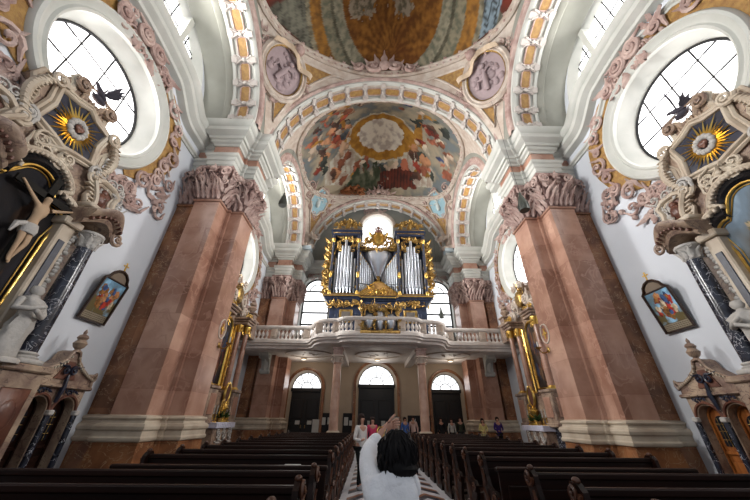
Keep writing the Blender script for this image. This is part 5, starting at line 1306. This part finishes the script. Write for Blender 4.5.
# ------------------------------------------------------------------ far altars
def altar_far(s, y):
    t = thing('side_altar', 'farther %s side altar in marble and gold with a tall dark painting, beside the gallery' % SIDE[s], 'altar', (WX * s, y, .3), PI / 2 * s, 'far side altars')
    F0 = lambda x, yy, z: Fr((x, yy, z), (-1, 0, 0), (0, 0, 1))
    sil = [(0, 8.3), (.3, 8.5), (.5, 8.2), (.45, 7.9), (.8, 7.6), (.85, 7.2), (.7, 6.9), (1.3, 6.75), (1.75, 6.6), (1.8, 6.2), (1.7, 6.0), (1.7, 0)]; full = sil + [(-x, z) for x, z in reversed(sil[1:])]
    mb = MB(); mb.prism(full, 0, .4, axis='y'); mb.build('retable', 'altar', t, 30)
    mb = MB(); mb.bevbox((0, 1.1, -.15), (3.8, 2.2, .3), .02); mb.build('step', 'marble_dark', t, 0)
    for q in (-1, 1):
        mb = MB()
        mb.bevbox((q * 1.3, .75, 1.8), (.85, 1.0, 1.3), .04); mb.bevbox((q * 1.3, .77, 2.5), (.95, 1.1, .14), .03); mb.bevbox((q * 1.3, .75, 1.12), (.95, 1.1, .16), .03); mb.build('pedestal', 'altar', t, 0)
        mb = MB(); mb.bevbox((q * 1.3, 1.26, 1.82), (.55, .05, .85), .02); mb.bevbox((q * .86, .75, 1.82), (.04, .6, .8), .02); mb.bevbox((q * 1.74, .75, 1.82), (.04, .6, .8), .02); mb.build('pedestal_panel', 'marble', t, 0)
        mb = MB(); mb.bevbox((q * 1.3, .65, .52), (.7, .8, 1.04), .04); mb.build('plinth', 'black', t, 0)
        for x, yy in ((1.5, .95), (1.02, .7)):
            mb = MB(); mb.lathe([(.15, 2.7), (.15, 3.6), (.13, 5.6)], (q * x, yy, 0), 14); c = mb.build('column', 'marble', t, 50)
            mb = MB(); mb.bevbox((q * x, yy, 2.6), (.4, .4, .1), .02); mb.lathe([(.2, 2.64), (.17, 2.72)], (q * x, yy, 0), 14); mb.build('column_base', 'goldf', c, 40)
            mb = MB(); mb.lathe([(.13, 5.58), (.15, 5.7), (.22, 5.95), (.22, 6.0)], (q * x, yy, 0), 12); rocaille(mb, F0(q * x, yy + .15, 5.8), .3, .3, 6, 3, .05); mb.build('column_capital', 'goldf', c, 50)
        mb = MB(); mb.bevbox((q * 1.28, .75, 6.08), (.9, .9, .14), .03); mb.bevbox((q * 1.28, .78, 6.22), (1.0, 1.0, .1), .03); mb.bevbox((q * 1.28, .8, 6.34), (1.15, 1.12, .12), .04); mb.build('entablature', 'altar', t, 0)
        mb = MB(); f = F0(0, .6, 0); scroll(mb, f, q * 1.2, 6.7, .3, 1.6, PI / 2, q, .1, .1, 22, 6, tail=.6); scroll(mb, f, q * .7, 7.3, .26, 1.6, 0, -q, .09, .1, 22, 6, tail=.5); rocaille(mb, F0(q * .75, .5, 7.2), .7, 1.2, 16, 5, .12); scroll(mb, f, q * .4, 8.3, .18, 1.5, 0, q, .07, .08, 20, 6, tail=.3)
        mb.build('crest_scroll', 'pinkwhite', t, 50)
        mb = MB(); mb.tube([(q * .78, .55, 2.6), (q * .8, .55, 4.3), (q * .78, .55, 5.9)], .07, 6); rocaille(mb, F0(q * 1.25, 1.0, 6.55), .8, .3, 10, 6, .08); rocaille(mb, F0(q * .82, .6, 4.3), .14, 3.0, 18, 7, .05); mb.build('gilding', 'goldf', t, 50)
    mb = MB(); ell_ = [(.62 * cos(PI * k / 12), 5.55 + .62 * sin(PI * k / 12)) for k in range(13)] + [(-.62, 2.75), (.62, 2.75)]
    mb.tube([(x, .46, z) for x, z in ell_], .075, 6, closed=True); mb.build('picture_frame', 'goldf', t, 50)
    picture('altar_painting', 1.24, 3.42, scene_paint(30 + s, (56, 48, 44), (40, 28, 22), ((96, 48, 36), (120, 90, 66), (50, 60, 84), (130, 84, 60)), 26), t, y=.43, sh=lambda v: 1 if v < .82 else max(.02, math.sqrt(max(0, 1 - ((v - .82) / .18) ** 2))), off=(0, 2.75))
    mb = MB(); mb.ell((0, .7, 7.5), (.42, .15, .5), 12, 8); rocaille(mb, F0(0, .55, 8.1), .8, .6, 14, 8, .1); mb.build('top_cartouche', 'gold', t, 50)
    mb = MB(); mb.bevbox((0, 1.1, .52), (1.9, .8, 1.04), .04); mb.bevbox((0, .8, 1.7), (1.6, .7, 1.3), .04)
    mb.build('mensa', 'altar', t, 0)
    mb = MB()
    for q in (-.6, 0, .6): rocaille(mb, F0(q, 1.51, .55), .4, .7, 8, 5, .07)
    mb.build('mensa_relief', 'statue', t, 50)
    c = MB(); c.bevbox((0, 0, 0), (2.1, .95, .05), .02)
    for k in range(22): x = -1.0 + k * .095; c.box((x, .47 + .008 * (k % 2), -.1), (.09, .02, .2))
    for q in (-1, 1): c.box((q * 1.04, 0, -.1), (.02, .9, .2))
    o = c.build('altar_cloth', 'cloth', None, 0, loc=(s * (WX - 1.12), y, 1.37), rot=(0, 0, PI / 2 * s)); tag(o, 'white cloth on the table of the farther %s altar' % SIDE[s], 'cloth', 'altar cloths')
    m_ = thing('oval_picture', 'small oval picture in a gilded frame on the farther %s altar table' % SIDE[s], 'picture', (s * (WX - 1.3), y, 1.4), PI / 2 * s, 'oval altar pictures')
    mb = MB(); mb.tube([(.3 * cos(q), .0, 1.25 + .45 * sin(q)) for q in [2 * PI * k / 24 for k in range(24)]], .06, 6, closed=True); mb.lathe([(.3, 0), (.3, .08), (.12, .14), (.1, .4), (.2, .6), (.1, .75), (.06, .82)], n=12); rocaille(mb, F0(0, .02, .55), .8, .4, 12, 4, .09)
    mb.build('frame', 'goldf', m_, 50)
    mb = MB(); mb.ell((0, 0, 1.25), (.29, .03, .43), 16, 8); mb.build('picture', plain('oval_brown', s2l(96, 60, 44)), m_, 60)
    for k, dx in enumerate((-.85, -.55, .55, .85)):
        cn = thing('candlestick', 'gilt candlestick with white candle on the farther %s altar, %s' % (SIDE[s], ['outermost toward the far end', 'inner toward the far end', 'inner toward the nave front', 'outermost toward the nave front'][k] if s < 0 else ['outermost toward the nave front', 'inner toward the nave front', 'inner toward the far end', 'outermost toward the far end'][k]), 'candlestick', (s * (WX - 1.25), y + s * dx, 1.395), 0, 'altar candlesticks')
        mb = MB(); mb.lathe([(.08, 0), (.07, .03), (.025, .06), (.04, .16), (.02, .24), (.05, .3), (.05, .32)], n=10); mb.build('stick', 'goldf', cn, 50)
        mb = MB(); mb.lathe([(.02, .31), (.018, .68)], n=8); mb.build('candle', 'paper', cn, 50)
    for k, dx in enumerate((-.3, .32)):
        pl = thing('flower_pot', 'green plant on the farther %s altar table, %s' % (SIDE[s], ('toward the organ' if (k == 0) == (s < 0) else 'toward the nave front')), 'plant', (s * (WX - 1.35), y + s * dx, 1.395), 0, 'altar plants')
        mb = MB(); mb.lathe([(.08, 0), (.12, .16), (.13, .18)], n=10); mb.build('pot', 'gold', pl, 50)
        mb = MB(); r_ = random.Random(k + 3)
        for q in range(46):
            a = r_.uniform(0, 6.28); f = Fr((0, 0, .17), (cos(a), sin(a), 0), (0, 0, 1)); leaf(mb, f, 0, r_.uniform(0, .1), PI / 2 - r_.uniform(.1, 1.3), r_.uniform(.15, .32), .07, .3, .004)
        mb.build('foliage', 'green', pl, 50)
for s in (-1, 1): altar_far(s, 16.4)

# ------------------------------------------------------------------ lamps, boards
for i, (x, y, z, zt, lab) in enumerate(((-5.55, 13.0, 11.75, 17.6, 'dark conical lamp hanging by a wire near the left near pier'), (5.55, 9.35, 8.9, 17.0, 'dark ribbed cylindrical lamp hanging before the right near pier'), (4.55, 20.6, 7.9, 15.5, 'small dark tassel shaped lamp hanging before the right arched window'))):
    t = thing('pendant_lamp', lab, 'lamp', (x, y, z)); mb = MB()
    mb.lathe([(.19, 0), (.2, .05), (.19, .3), (.12, .62), (.06, .78), (.05, .9)] if i < 2 else [(.16, 0), (.15, .3), (.07, .6), (.05, .8)], n=16)
    for k in range(12): mb.tube([(.205 * cos(k * PI / 6), .205 * sin(k * PI / 6), .03), (.2 * cos(k * PI / 6), .2 * sin(k * PI / 6), .3)], .012, 4)
    mb.build('lamp_shade', plain('lamp_dark', s2l(62, 66, 60), .5), t, 40)
    zt = {0: 16.2, 1: 16.0, 2: 15.0}[i]
    mb = MB(); mb.tube([(0, 0, .85), (0, 0, zt - z)], .008, 4); mb.build('wire', 'iron', t, 0)
def board(x, w, z, h, lab, papers, y=END - .05):
    t = thing('notice_board', lab, 'notice board', (x, y, z)); mb = MB(); mb.bevbox((0, 0, 0), (w, .06, h), .02); mb.build('board', plain('board_dark', s2l(24, 26, 32)), t, 0)
    for q in (-1, 1):
        mb = MB(); mb.bevbox((q * (w / 2 - .08), 0, -h / 2 - .35), (.08, .08, .8), .01); mb.build('leg', 'iron', t, 0)
    for k, (px, pz, pw, ph) in enumerate(papers):
        mb = MB(); mb.box((px, -.04, pz), (pw, .012, ph)); mb.build('paper_sheet', 'paper', t, 0)
board(-3.35, 1.3, 1.35, 1.2, 'dark notice board with pale papers left of the gallery column, nearer the side door', [(-.35, .1, .3, .45), (.1, .12, .32, .42), (.45, -.1, .2, .5)])
board(-2.0, .7, 1.35, 1.2, 'dark notice board with papers between left gallery column and central door', [(-.12, .1, .28, .5), (.2, .0, .2, .3)])
board(3.0, 1.6, 1.35, 1.0, 'dark notice board right of the central door behind the column', [(-.4, .1, .3, .4), (.3, .1, .3, .4)])
for i, (x, z, w, h, lab) in enumerate(((-.5, 1.3, .28, .4, 'white paper sheet pinned on the left leaf of the central door'), (.5, 1.3, .28, .4, 'white paper sheet pinned on the right leaf of the central door'), (-5.6, 1.35, .32, .24, 'small paper notice on the left side door, left leaf'), (-4.75, 1.35, .32, .24, 'small paper notice on the left side door, right leaf'), (-4.15, 1.1, .6, .9, 'grey information poster leaning beside the left side door'))):
    mb = MB(); mb.box((0, 0, 0), (w, .02, h)); o = mb.build('paper_notice', 'paper', None, 0, loc=(x, END + (.4 if i < 4 else -.08), z)); tag(o, lab, 'paper')

# ------------------------------------------------------------------ people
EDG = [('pel', 'sp'), ('sp', 'ch'), ('ch', 'ne'), ('ne', 'hd'), ('hd', 'ht'), ('ch', 'sl'), ('sl', 'el'), ('el', 'wl'), ('wl', 'hl'), ('ch', 'sr'), ('sr', 'er'), ('er', 'wr'), ('wr', 'hr'), ('pel', 'pl'), ('pl', 'kl'), ('kl', 'al'), ('al', 'tl'), ('pel', 'pr'), ('pr', 'kr'), ('kr', 'ar'), ('ar', 'tr')]
def std_joints(h=1.65, arms='down', step=0):
    k = h / 1.7
    J = {'pel': (0, 0, .95, .125, .095), 'sp': (0, 0, 1.15, .115, .09), 'ch': (0, 0, 1.34, .14, .1), 'ne': (0, .01, 1.47, .055), 'hd': (0, -.01, 1.56, .08), 'ht': (0, -.01, 1.65, .068),
         'sl': (-.17, 0, 1.4, .06), 'sr': (.17, 0, 1.4, .06), 'pl': (-.09, 0, .88, .088), 'pr': (.09, 0, .88, .088),
         'kl': (-.1, -.02 - step, .5, .058), 'kr': (.1, -.02 + step * .4, .5, .058), 'al': (-.1, .03 - step, .09, .036), 'ar': (.1, .03 + step, .09, .036), 'tl': (-.1, -.13 - step, .04, .034), 'tr': (.1, -.13 + step, .04, .034)}
    if arms == 'down': J.update({'el': (-.24, .03, 1.12, .042), 'wl': (-.25, -.05, .88, .028), 'hl': (-.24, -.08, .79, .03), 'er': (.24, .03, 1.12, .042), 'wr': (.25, -.05, .88, .028), 'hr': (.24, -.08, .79, .03)})
    elif arms == 'clasp': J.update({'el': (-.25, .0, 1.13, .042), 'wl': (-.1, -.2, 1.04, .028), 'hl': (-.02, -.22, 1.02, .032), 'er': (.25, .0, 1.13, .042), 'wr': (.1, -.2, 1.04, .028), 'hr': (.03, -.24, 1.01, .032)})
    elif arms == 'bag': J.update({'el': (-.24, .03, 1.12, .042), 'wl': (-.18, -.18, 1.1, .028), 'hl': (-.1, -.22, 1.14, .03), 'er': (.24, .03, 1.12, .042), 'wr': (.25, -.05, .88, .028), 'hr': (.24, -.08, .79, .03)})
    return {a: tuple(q * k for q in v) for a, v in J.items()}, k
def person(label, loc, rot, h, top, legs, hair, arms='down', step=0, longhair=True, shoes=(.05, .05, .06), group=None, bag=None):
    t = thing('person', label, 'person', loc, rot, group); J, k = std_joints(h, arms, step)
    skin_obj('body', J, EDG, 'skin', t)
    def grow(keys, q, extra=None):
        D = {a: J[a][:3] + tuple(r * q for r in J[a][3:]) for a in keys}
        if extra: D.update(extra)
        return D, [(a, b) for a, b in EDG if a in D and b in D]
    D, E = grow(['pel', 'sp', 'ch', 'sl', 'el', 'wl', 'sr', 'er', 'wr'], 1.2); D['pel'] = tuple(D['pel'][:3]) + (.15 * k, .12 * k); nb = J['ne']; D['nb'] = (nb[0], nb[1], nb[2] - .03 * k, .062 * k); E.append(('ch', 'nb')); D['hem'] = (0, 0, .84 * k, .155 * k, .13 * k); E.append(('pel', 'hem'))
    skin_obj('top', D, E, top, t)
    D, E = grow(['pel', 'pl', 'kl', 'al', 'pr', 'kr', 'ar'], 1.2); skin_obj('trousers', D, E, legs, t)
    for a, b in (('al', 'tl'), ('ar', 'tr')):
        mb = MB(); A, B = J[a], J[b]; mb.ell(((A[0] + B[0]) / 2, (A[1] + B[1]) / 2, .05 * k), (.05 * k, .14 * k, .05 * k), 10, 6); mb.build('shoe', plain('shoe_%d' % int(shoes[0] * 100), shoes), t, 60)
    hx, hy, hz = J['ht'][:3]; mb = MB(); rings = []
    prof = [(.02, .1), (.07, .085), (.098, .04), (.105, -.02), (.105, -.09)] + ([(.11, -.17), (.12, -.26), (.1, -.33), (.03, -.36)] if longhair else [(.07, -.12), (.02, -.13)])
    for r_, z in prof:
        ring = []
        for j in range(20):
            a = 2 * PI * j / 20; f = -sin(a)   # +: toward face (-y)
            cut = 1.0
            if f > .35 and z < .03: cut = .45
            ring.append((hx + r_ * k * cos(a) * (1 + .03 * sin(j * 2.1)), hy + .022 * k + r_ * k * sin(a) * (cut if z < .03 else 1) * (1 + .03 * cos(j * 1.7)), hz + z * k))
        rings.append(ring)
    mb.grid(rings, closed_v=True, flip=True); mb.build('hair', hair, t, 60)
    mb = MB(); mb.ell((hx, hy - .085 * k, hz - .045 * k), (.014 * k, .02 * k, .022 * k), 8, 5); mb.build('nose', 'skin', t, 60)
    mb = MB()
    for q in (-1, 1): mb.ell((hx + q * .03 * k, hy - .074 * k, hz - .02 * k), (.013 * k, .008 * k, .007 * k), 8, 5)
    mb.build('eyes', 'iron', t, 60)
    mb = MB(); mb.ell((hx, hy - .078 * k, hz - .088 * k), (.022 * k, .008 * k, .007 * k), 8, 5); mb.build('mouth', plain('lip', s2l(150, 70, 66)), t, 60)
    return t
cl = lambda n, *c: plain(n, s2l(*c), .9)
brown_hair = cl('brown_hair', 40, 24, 18)
person('person in white top and black trousers standing in the aisle, facing right', (-.78, 9.6, 0), .9, 1.66, cl('white_top', 214, 208, 204), cl('black_cloth', 16, 16, 18), brown_hair, 'bag', .05, shoes=(.5, .5, .52))
person('person in a pink top standing in the aisle behind the one in white', (-.42, 13.6, 0), .4, 1.62, cl('pink_top', 196, 60, 96), cl('grey_trousers', 70, 70, 76), brown_hair)
person('person in a blue jacket standing near the right gallery column', (1.55, 19.8, 0), .3, 1.68, cl('blue_top', 70, 104, 170), cl('navy_trousers', 30, 34, 54), brown_hair, longhair=False)
person('person in a pale pink shirt standing left of the right column base', (2.1, 20.3, 0), -.3, 1.74, cl('pale_top', 220, 186, 176), cl('dark_trousers', 40, 34, 34), brown_hair, longhair=False)
person('person in white shirt in the dark group before the right side door', (4.7, 21.6, 0), .2, 1.66, cl('grey_top', 186, 186, 180), cl('black_cloth', 16, 16, 18), brown_hair)
person('person in dark green coat right of the group before the right side door', (5.35, 21.9, 0), -.2, 1.74, cl('green_top', 50, 56, 42), cl('black_cloth', 16, 16, 18), brown_hair, longhair=False)
person('person in black coat left of the group before the right side door', (4.1, 21.9, 0), .1, 1.7, cl('black_top', 26, 26, 30), cl('black_cloth', 16, 16, 18), brown_hair, longhair=False)
person('person in a pale yellow top with clasped hands before the far right pier', (6.15, 20.0, 0), .1, 1.66, cl('yellow_top', 214, 198, 130), cl('cream_trousers', 180, 170, 130), brown_hair, 'clasp')
person('person in a dark purple top with clasped hands before the far right pier', (7.05, 20.0, 0), .05, 1.74, cl('purple_top', 62, 40, 110), cl('black_cloth', 16, 16, 18), brown_hair, 'clasp', longhair=False)

# main woman seen from behind, taking a photograph
W0 = Vector((-.425, 2.3, 0)); t = thing('person', 'person in pale grey jacket with long black hair seen from behind, raising a phone', 'person', tuple(W0), 0)
J = {'pel': (-.02, -.02, .82, .13, .1), 'sp': (-.02, -.01, 1.0, .12, .09), 'ch': (-.01, .0, 1.15, .13, .095), 'ne': (0.005, .02, 1.265, .05), 'hd': (.02, .035, 1.35, .078), 'ht': (.02, .04, 1.43, .07),
     'sl': (-.15, .01, 1.2, .06), 'el': (-.168, .19, 1.362, .045), 'wl': (-.055, .29, 1.485, .029), 'pml': (-.005, .30, 1.52, .03, .018),
     'sr': (.105, .02, 1.19, .06), 'er': (.1, .24, 1.2, .042), 'wr': (.08, .36, 1.38, .028), 'pmr': (.05, .35, 1.44, .03, .018),
     'pl': (-.1, -.01, .76, .09), 'pr': (.06, -.01, .76, .09), 'kl': (-.11, .01, .44, .058), 'kr': (.07, .02, .44, .058), 'al': (-.11, -.02, .08, .036), 'ar': (.08, -.02, .08, .036), 'tl': (-.12, .12, .035, .032), 'tr': (.09, .12, .035, .032)}
E = [('pel', 'sp'), ('sp', 'ch'), ('ch', 'ne'), ('ne', 'hd'), ('hd', 'ht'), ('ch', 'sl'), ('sl', 'el'), ('el', 'wl'), ('wl', 'pml'), ('ch', 'sr'), ('sr', 'er'), ('er', 'wr'), ('wr', 'pmr'), ('pel', 'pl'), ('pl', 'kl'), ('kl', 'al'), ('al', 'tl'), ('pel', 'pr'), ('pr', 'kr'), ('kr', 'ar'), ('ar', 'tr')]
# fingers: left hand wraps the phone edge
for q, (fx, L_) in enumerate(((0, .06), (1, .07), (2, .066), (3, .052))):
    z = 1.535 + .016 * (1.5 - fx)
    J['fa%d' % q] = (.012, .298 + .004 * fx, 1.513 + .017 * (1.5 - fx), .0095); J['fb%d' % q] = (.012 + L_ * .45, .29, 1.53 + .017 * (1.5 - fx), .009); J['fc%d' % q] = (.012 + L_ * .85, .302, 1.528 + .017 * (1.5 - fx), .0078); E += [('pml', 'fa%d' % q), ('fa%d' % q, 'fb%d' % q), ('fb%d' % q, 'fc%d' % q)]
    J['ga%d' % q] = (.047, .345, 1.468 + .016 * (1.5 - fx), .0095); J['gb%d' % q] = (.05 - L_ * .3, .325, 1.485 + .016 * (1.5 - fx), .009); J['gc%d' % q] = (.05 - L_ * .7, .33, 1.482 + .016 * (1.5 - fx), .0078); E += [('pmr', 'ga%d' % q), ('ga%d' % q, 'gb%d' % q), ('gb%d' % q, 'gc%d' % q)]
J['ta'] = (-.01, .275, 1.545, .011); J['tb'] = (.012, .27, 1.57, .010); J['tc'] = (.035, .285, 1.588, .0085); E += [('pml', 'ta'), ('ta', 'tb'), ('tb', 'tc')]
J['ua'] = (.062, .33, 1.475, .011); J['ub'] = (.055, .318, 1.51, .010); J['uc'] = (.04, .318, 1.535, .0085); E += [('pmr', 'ua'), ('ua', 'ub'), ('ub', 'uc')]
JB = {k: (v[:3] + tuple(r * .68 for r in v[3:]) if k in ('pel', 'sp', 'ch', 'sl', 'sr', 'el', 'er') else v) for k, v in J.items()}; skin_obj('body', JB, E, 'skin', t)
D = {k: J[k][:3] + tuple(r * 1.25 for r in J[k][3:]) for k in ('pel', 'sp', 'ch', 'sl', 'el', 'sr', 'er')}
D['wl'] = (-.09, .265, 1.455, .042); D['wr'] = (.105, .335, 1.34, .04); D['nb'] = (0, .01, 1.225, .075); D['hem'] = (-.02, -.02, .7, .16, .13); D['sp'] = (-.02, -.01, 1.0, .13, .1)
D['er'] = (.1, .24, 1.2, .062); D['el'] = (-.17, .185, 1.36, .062); D['ma'] = (-.165, .1, 1.285, .072); D['sl'] = (-.135, .0, 1.2, .085); D['sr'] = (.105, .01, 1.2, .085)
skin_obj('jacket', D, [('ch', 'sp'), ('sp', 'pel'), ('pel', 'hem'), ('ch', 'nb'), ('ch', 'sl'), ('sl', 'ma'), ('ma', 'el'), ('el', 'wl'), ('ch', 'sr'), ('sr', 'er'), ('er', 'wr')], 'jacket', t, 3)
mb = MB(); mb.lathe([(.10, 0), (.115, .03), (.11, .06), (.085, .08), (.06, .07)], (0, .01, 1.185), 18, sy=.85); mb.build('hood', 'jacket', t, 60)
D = {k: J[k][:3] + tuple(r * 1.2 for r in J[k][3:]) for k in ('pel', 'pl', 'kl', 'al', 'pr', 'kr', 'ar')}; skin_obj('trousers', D, [e for e in E if e[0] in D and e[1] in D], cl('black_cloth', 16, 16, 18), t)
for a in ('l', 'r'):
    mb = MB(); A = J['a' + a]; mb.ell((A[0], .05, .05), (.05, .14, .05), 10, 6); mb.build('shoe', plain('shoe_50', (.5, .5, .5)), t, 60)
mb = MB(); rings = []
prof = [(.01, .09), (.05, .082), (.08, .055), (.1, .015), (.112, -.035), (.120, -.08), (.120, -.11), (.1, -.14), (.07, -.16), (.01, -.17)]
for i, (r_, z) in enumerate(prof):
    ring = []
    for j in range(48):
        a = 2 * PI * j / 48; w = 1 + .035 * sin(j * 2.6 + i * .35) + .02 * sin(j * 5.3 - i * .2)
        yy = sin(a) * r_ * .82 * w
        if sin(a) > 0 and z < .02: yy *= .25
        ring.append((.02 + r_ * cos(a) * w + .012 * (z < -.1), .02 + yy - (.02 if z < -.08 else 0), 1.40 + z))
    rings.append(ring)
mb.grid(rings, closed_v=True, flip=True)
r_ = random.Random(4)
for k in range(90):
    a = r_.uniform(PI * .92, 2.08 * PI); q = r_.uniform(.82, .93); zz = r_.uniform(-.17, -.235); P_ = []
    for i in range(8):
        u = i / 7; rr = (.03 + .1 * min(1, u * 2.2) ** .7 + .012 * sin(u * 9 + k)) * q; z = 1.49 + (zz + .0) * u * 1.02 - .0 * u
        P_.append((.02 + rr * cos(a + .12 * sin(u * 5 + k)), .015 + rr * .84 * sin(a), z))
    mb.tube(P_, [.007, .009, .01, .01, .01, .009, .007, .002], 4)
mb.build('hair', 'hair', t, 60)
mb = MB(); mb.ell((.02, .125, 1.385), (.014, .02, .022), 8, 5); mb.build('nose', 'skin', t, 60)
mb = MB()
for q in (-1, 1): mb.ell((.02 + q * .03, .113, 1.405), (.013, .008, .007), 8, 5)
mb.build('eyes', 'iron', t, 60)
mb = MB(); mb.tube([(-.075 + .03 * cos(q), .262 + .012 * sin(q), 1.475 + .03 * sin(q)) for q in [2 * PI * k / 16 for k in range(16)]], .004, 5, closed=True); mb.build('bracelet', 'goldf', t, 60)
ph = thing('phone', 'dark phone held up in both hands above the black haired person', 'phone', (W0.x + .03, W0.y + .315, 1.5)); mb = MB(); mb.bevbox((0, 0, 0), (.075, .009, .15), .004); mb.build('phone_body', 'phone', ph, 0)
mb = MB(); mb.bevbox((-.018, .006, .05), (.03, .004, .035), .002); mb.build('camera_lens', 'iron', ph, 0)
mb = MB(); mb.box((0, -.0055, 0), (.068, .001, .14)); mb.build('phone_screen', emis('lit_phone_screen', (.25, .2, .16), .25), ph, 0)
sg = thing('sunglasses', 'dark sunglasses pushed up on the black hair of the photographing person', 'sunglasses', (W0.x + .02, W0.y + .0, 1.49)); mb = MB()
for q in (-1, 1): mb.ell((q * .027, .035, -.01), (.023, .007, .017), 12, 7)
mb.build('lens', plain('blue_black_glass', (.01, .02, .06), .08), sg, 60)
mb = MB(); mb.tube([(-.066, .03, .006), (-.08, -.03, -.015), (-.085, -.08, -.05)], .004, 5); mb.tube([(.066, .03, .006), (.08, -.03, -.015), (.085, -.08, -.05)], .004, 5); mb.tube([(-.01, .04, .008), (.01, .04, .008)], .004, 5); mb.build('sunglasses_frame', 'iron', sg, 60)

# ------------------------------------------------------------------ light and camera
w = bpy.data.worlds.new('World'); S.world = w; w.use_nodes = True
w.node_tree.nodes['Background'].inputs[0].default_value = (.86, .92, 1.0, 1); w.node_tree.nodes['Background'].inputs[1].default_value = 0.25
def area(name, loc, rot, sx, sy, e, col=(1, .97, .93)):
    l = bpy.data.lights.new(name, 'AREA'); l.shape = 'RECTANGLE'; l.size = sx; l.size_y = sy; l.energy = e; l.color = col
    o = bpy.data.objects.new(name, l); COL.objects.link(o); o.location = loc; o.rotation_euler = rot; return o
for cy in BAYS:
    for s in (-1, 1):
        for z, sz, e, sp in ((ZC, 2.2, LR, 115), (LZ0 + 1.6, 1.6, LR * .5, 115)):
            o = area('window_daylight', (s * (WX + (.685 if z == ZC else .40)), WC(cy) if z == ZC else cy, z), (0, PI / 2 * s, 0), sz, sz, e * (1.35 if s < 0 else .8), (1, .98, .95)); o.data.spread = math.radians(sp)
for i, x in enumerate((-5.2, 0, 5.2)):
    t = thing('ceiling_lamp', 'small round lamp under the gallery ceiling before the %s door' % ('left', 'central', 'right')[i], 'lamp', (x, 22.0, 5.3), 0, 'lamps under the gallery')
    mb = MB(); mb.lathe([(.04, 0), (.2, -.02), (.22, -.06), (.2, -.08)], n=18); mb.build('lamp_base', 'gold', t, 40)
    mb = MB(); mb.lathe([(.18, -.07), (.15, -.12), (.08, -.15), (.01, -.155)], n=18); mb.build('lamp_glass', emis('warm_lamp_glass_%d' % i, (1, .85, .65), .8), t, 60)
    l = bpy.data.lights.new('gallery_lamp', 'POINT'); l.energy = 16; l.color = (1, .88, .74); l.shadow_soft_size = .12
    o = bpy.data.objects.new('gallery_lamp', l); COL.objects.link(o); o.location = (x, 22.0, 4.6)
S.view_settings.view_transform = 'Standard'; S.view_settings.look = 'None'; S.view_settings.exposure = EXPO; S.view_settings.gamma = 1
cam = bpy.data.cameras.new('camera'); co = bpy.data.objects.new('camera', cam); COL.objects.link(co); S.camera = co
cam.sensor_width = 36; cam.lens = 295 / 750 * 36; cam.clip_start = .05; cam.clip_end = 200
pitch, yaw, roll = math.radians(29.95), math.radians(-.9), math.radians(0.6)
Rm = Matrix.Rotation(yaw, 3, 'Z') @ Matrix.Rotation(PI / 2 + pitch, 3, 'X') @ Matrix.Rotation(roll, 3, 'Z')
co.matrix_world = Matrix.Translation((-.6, 0, 1.55)) @ Rm.to_4x4()
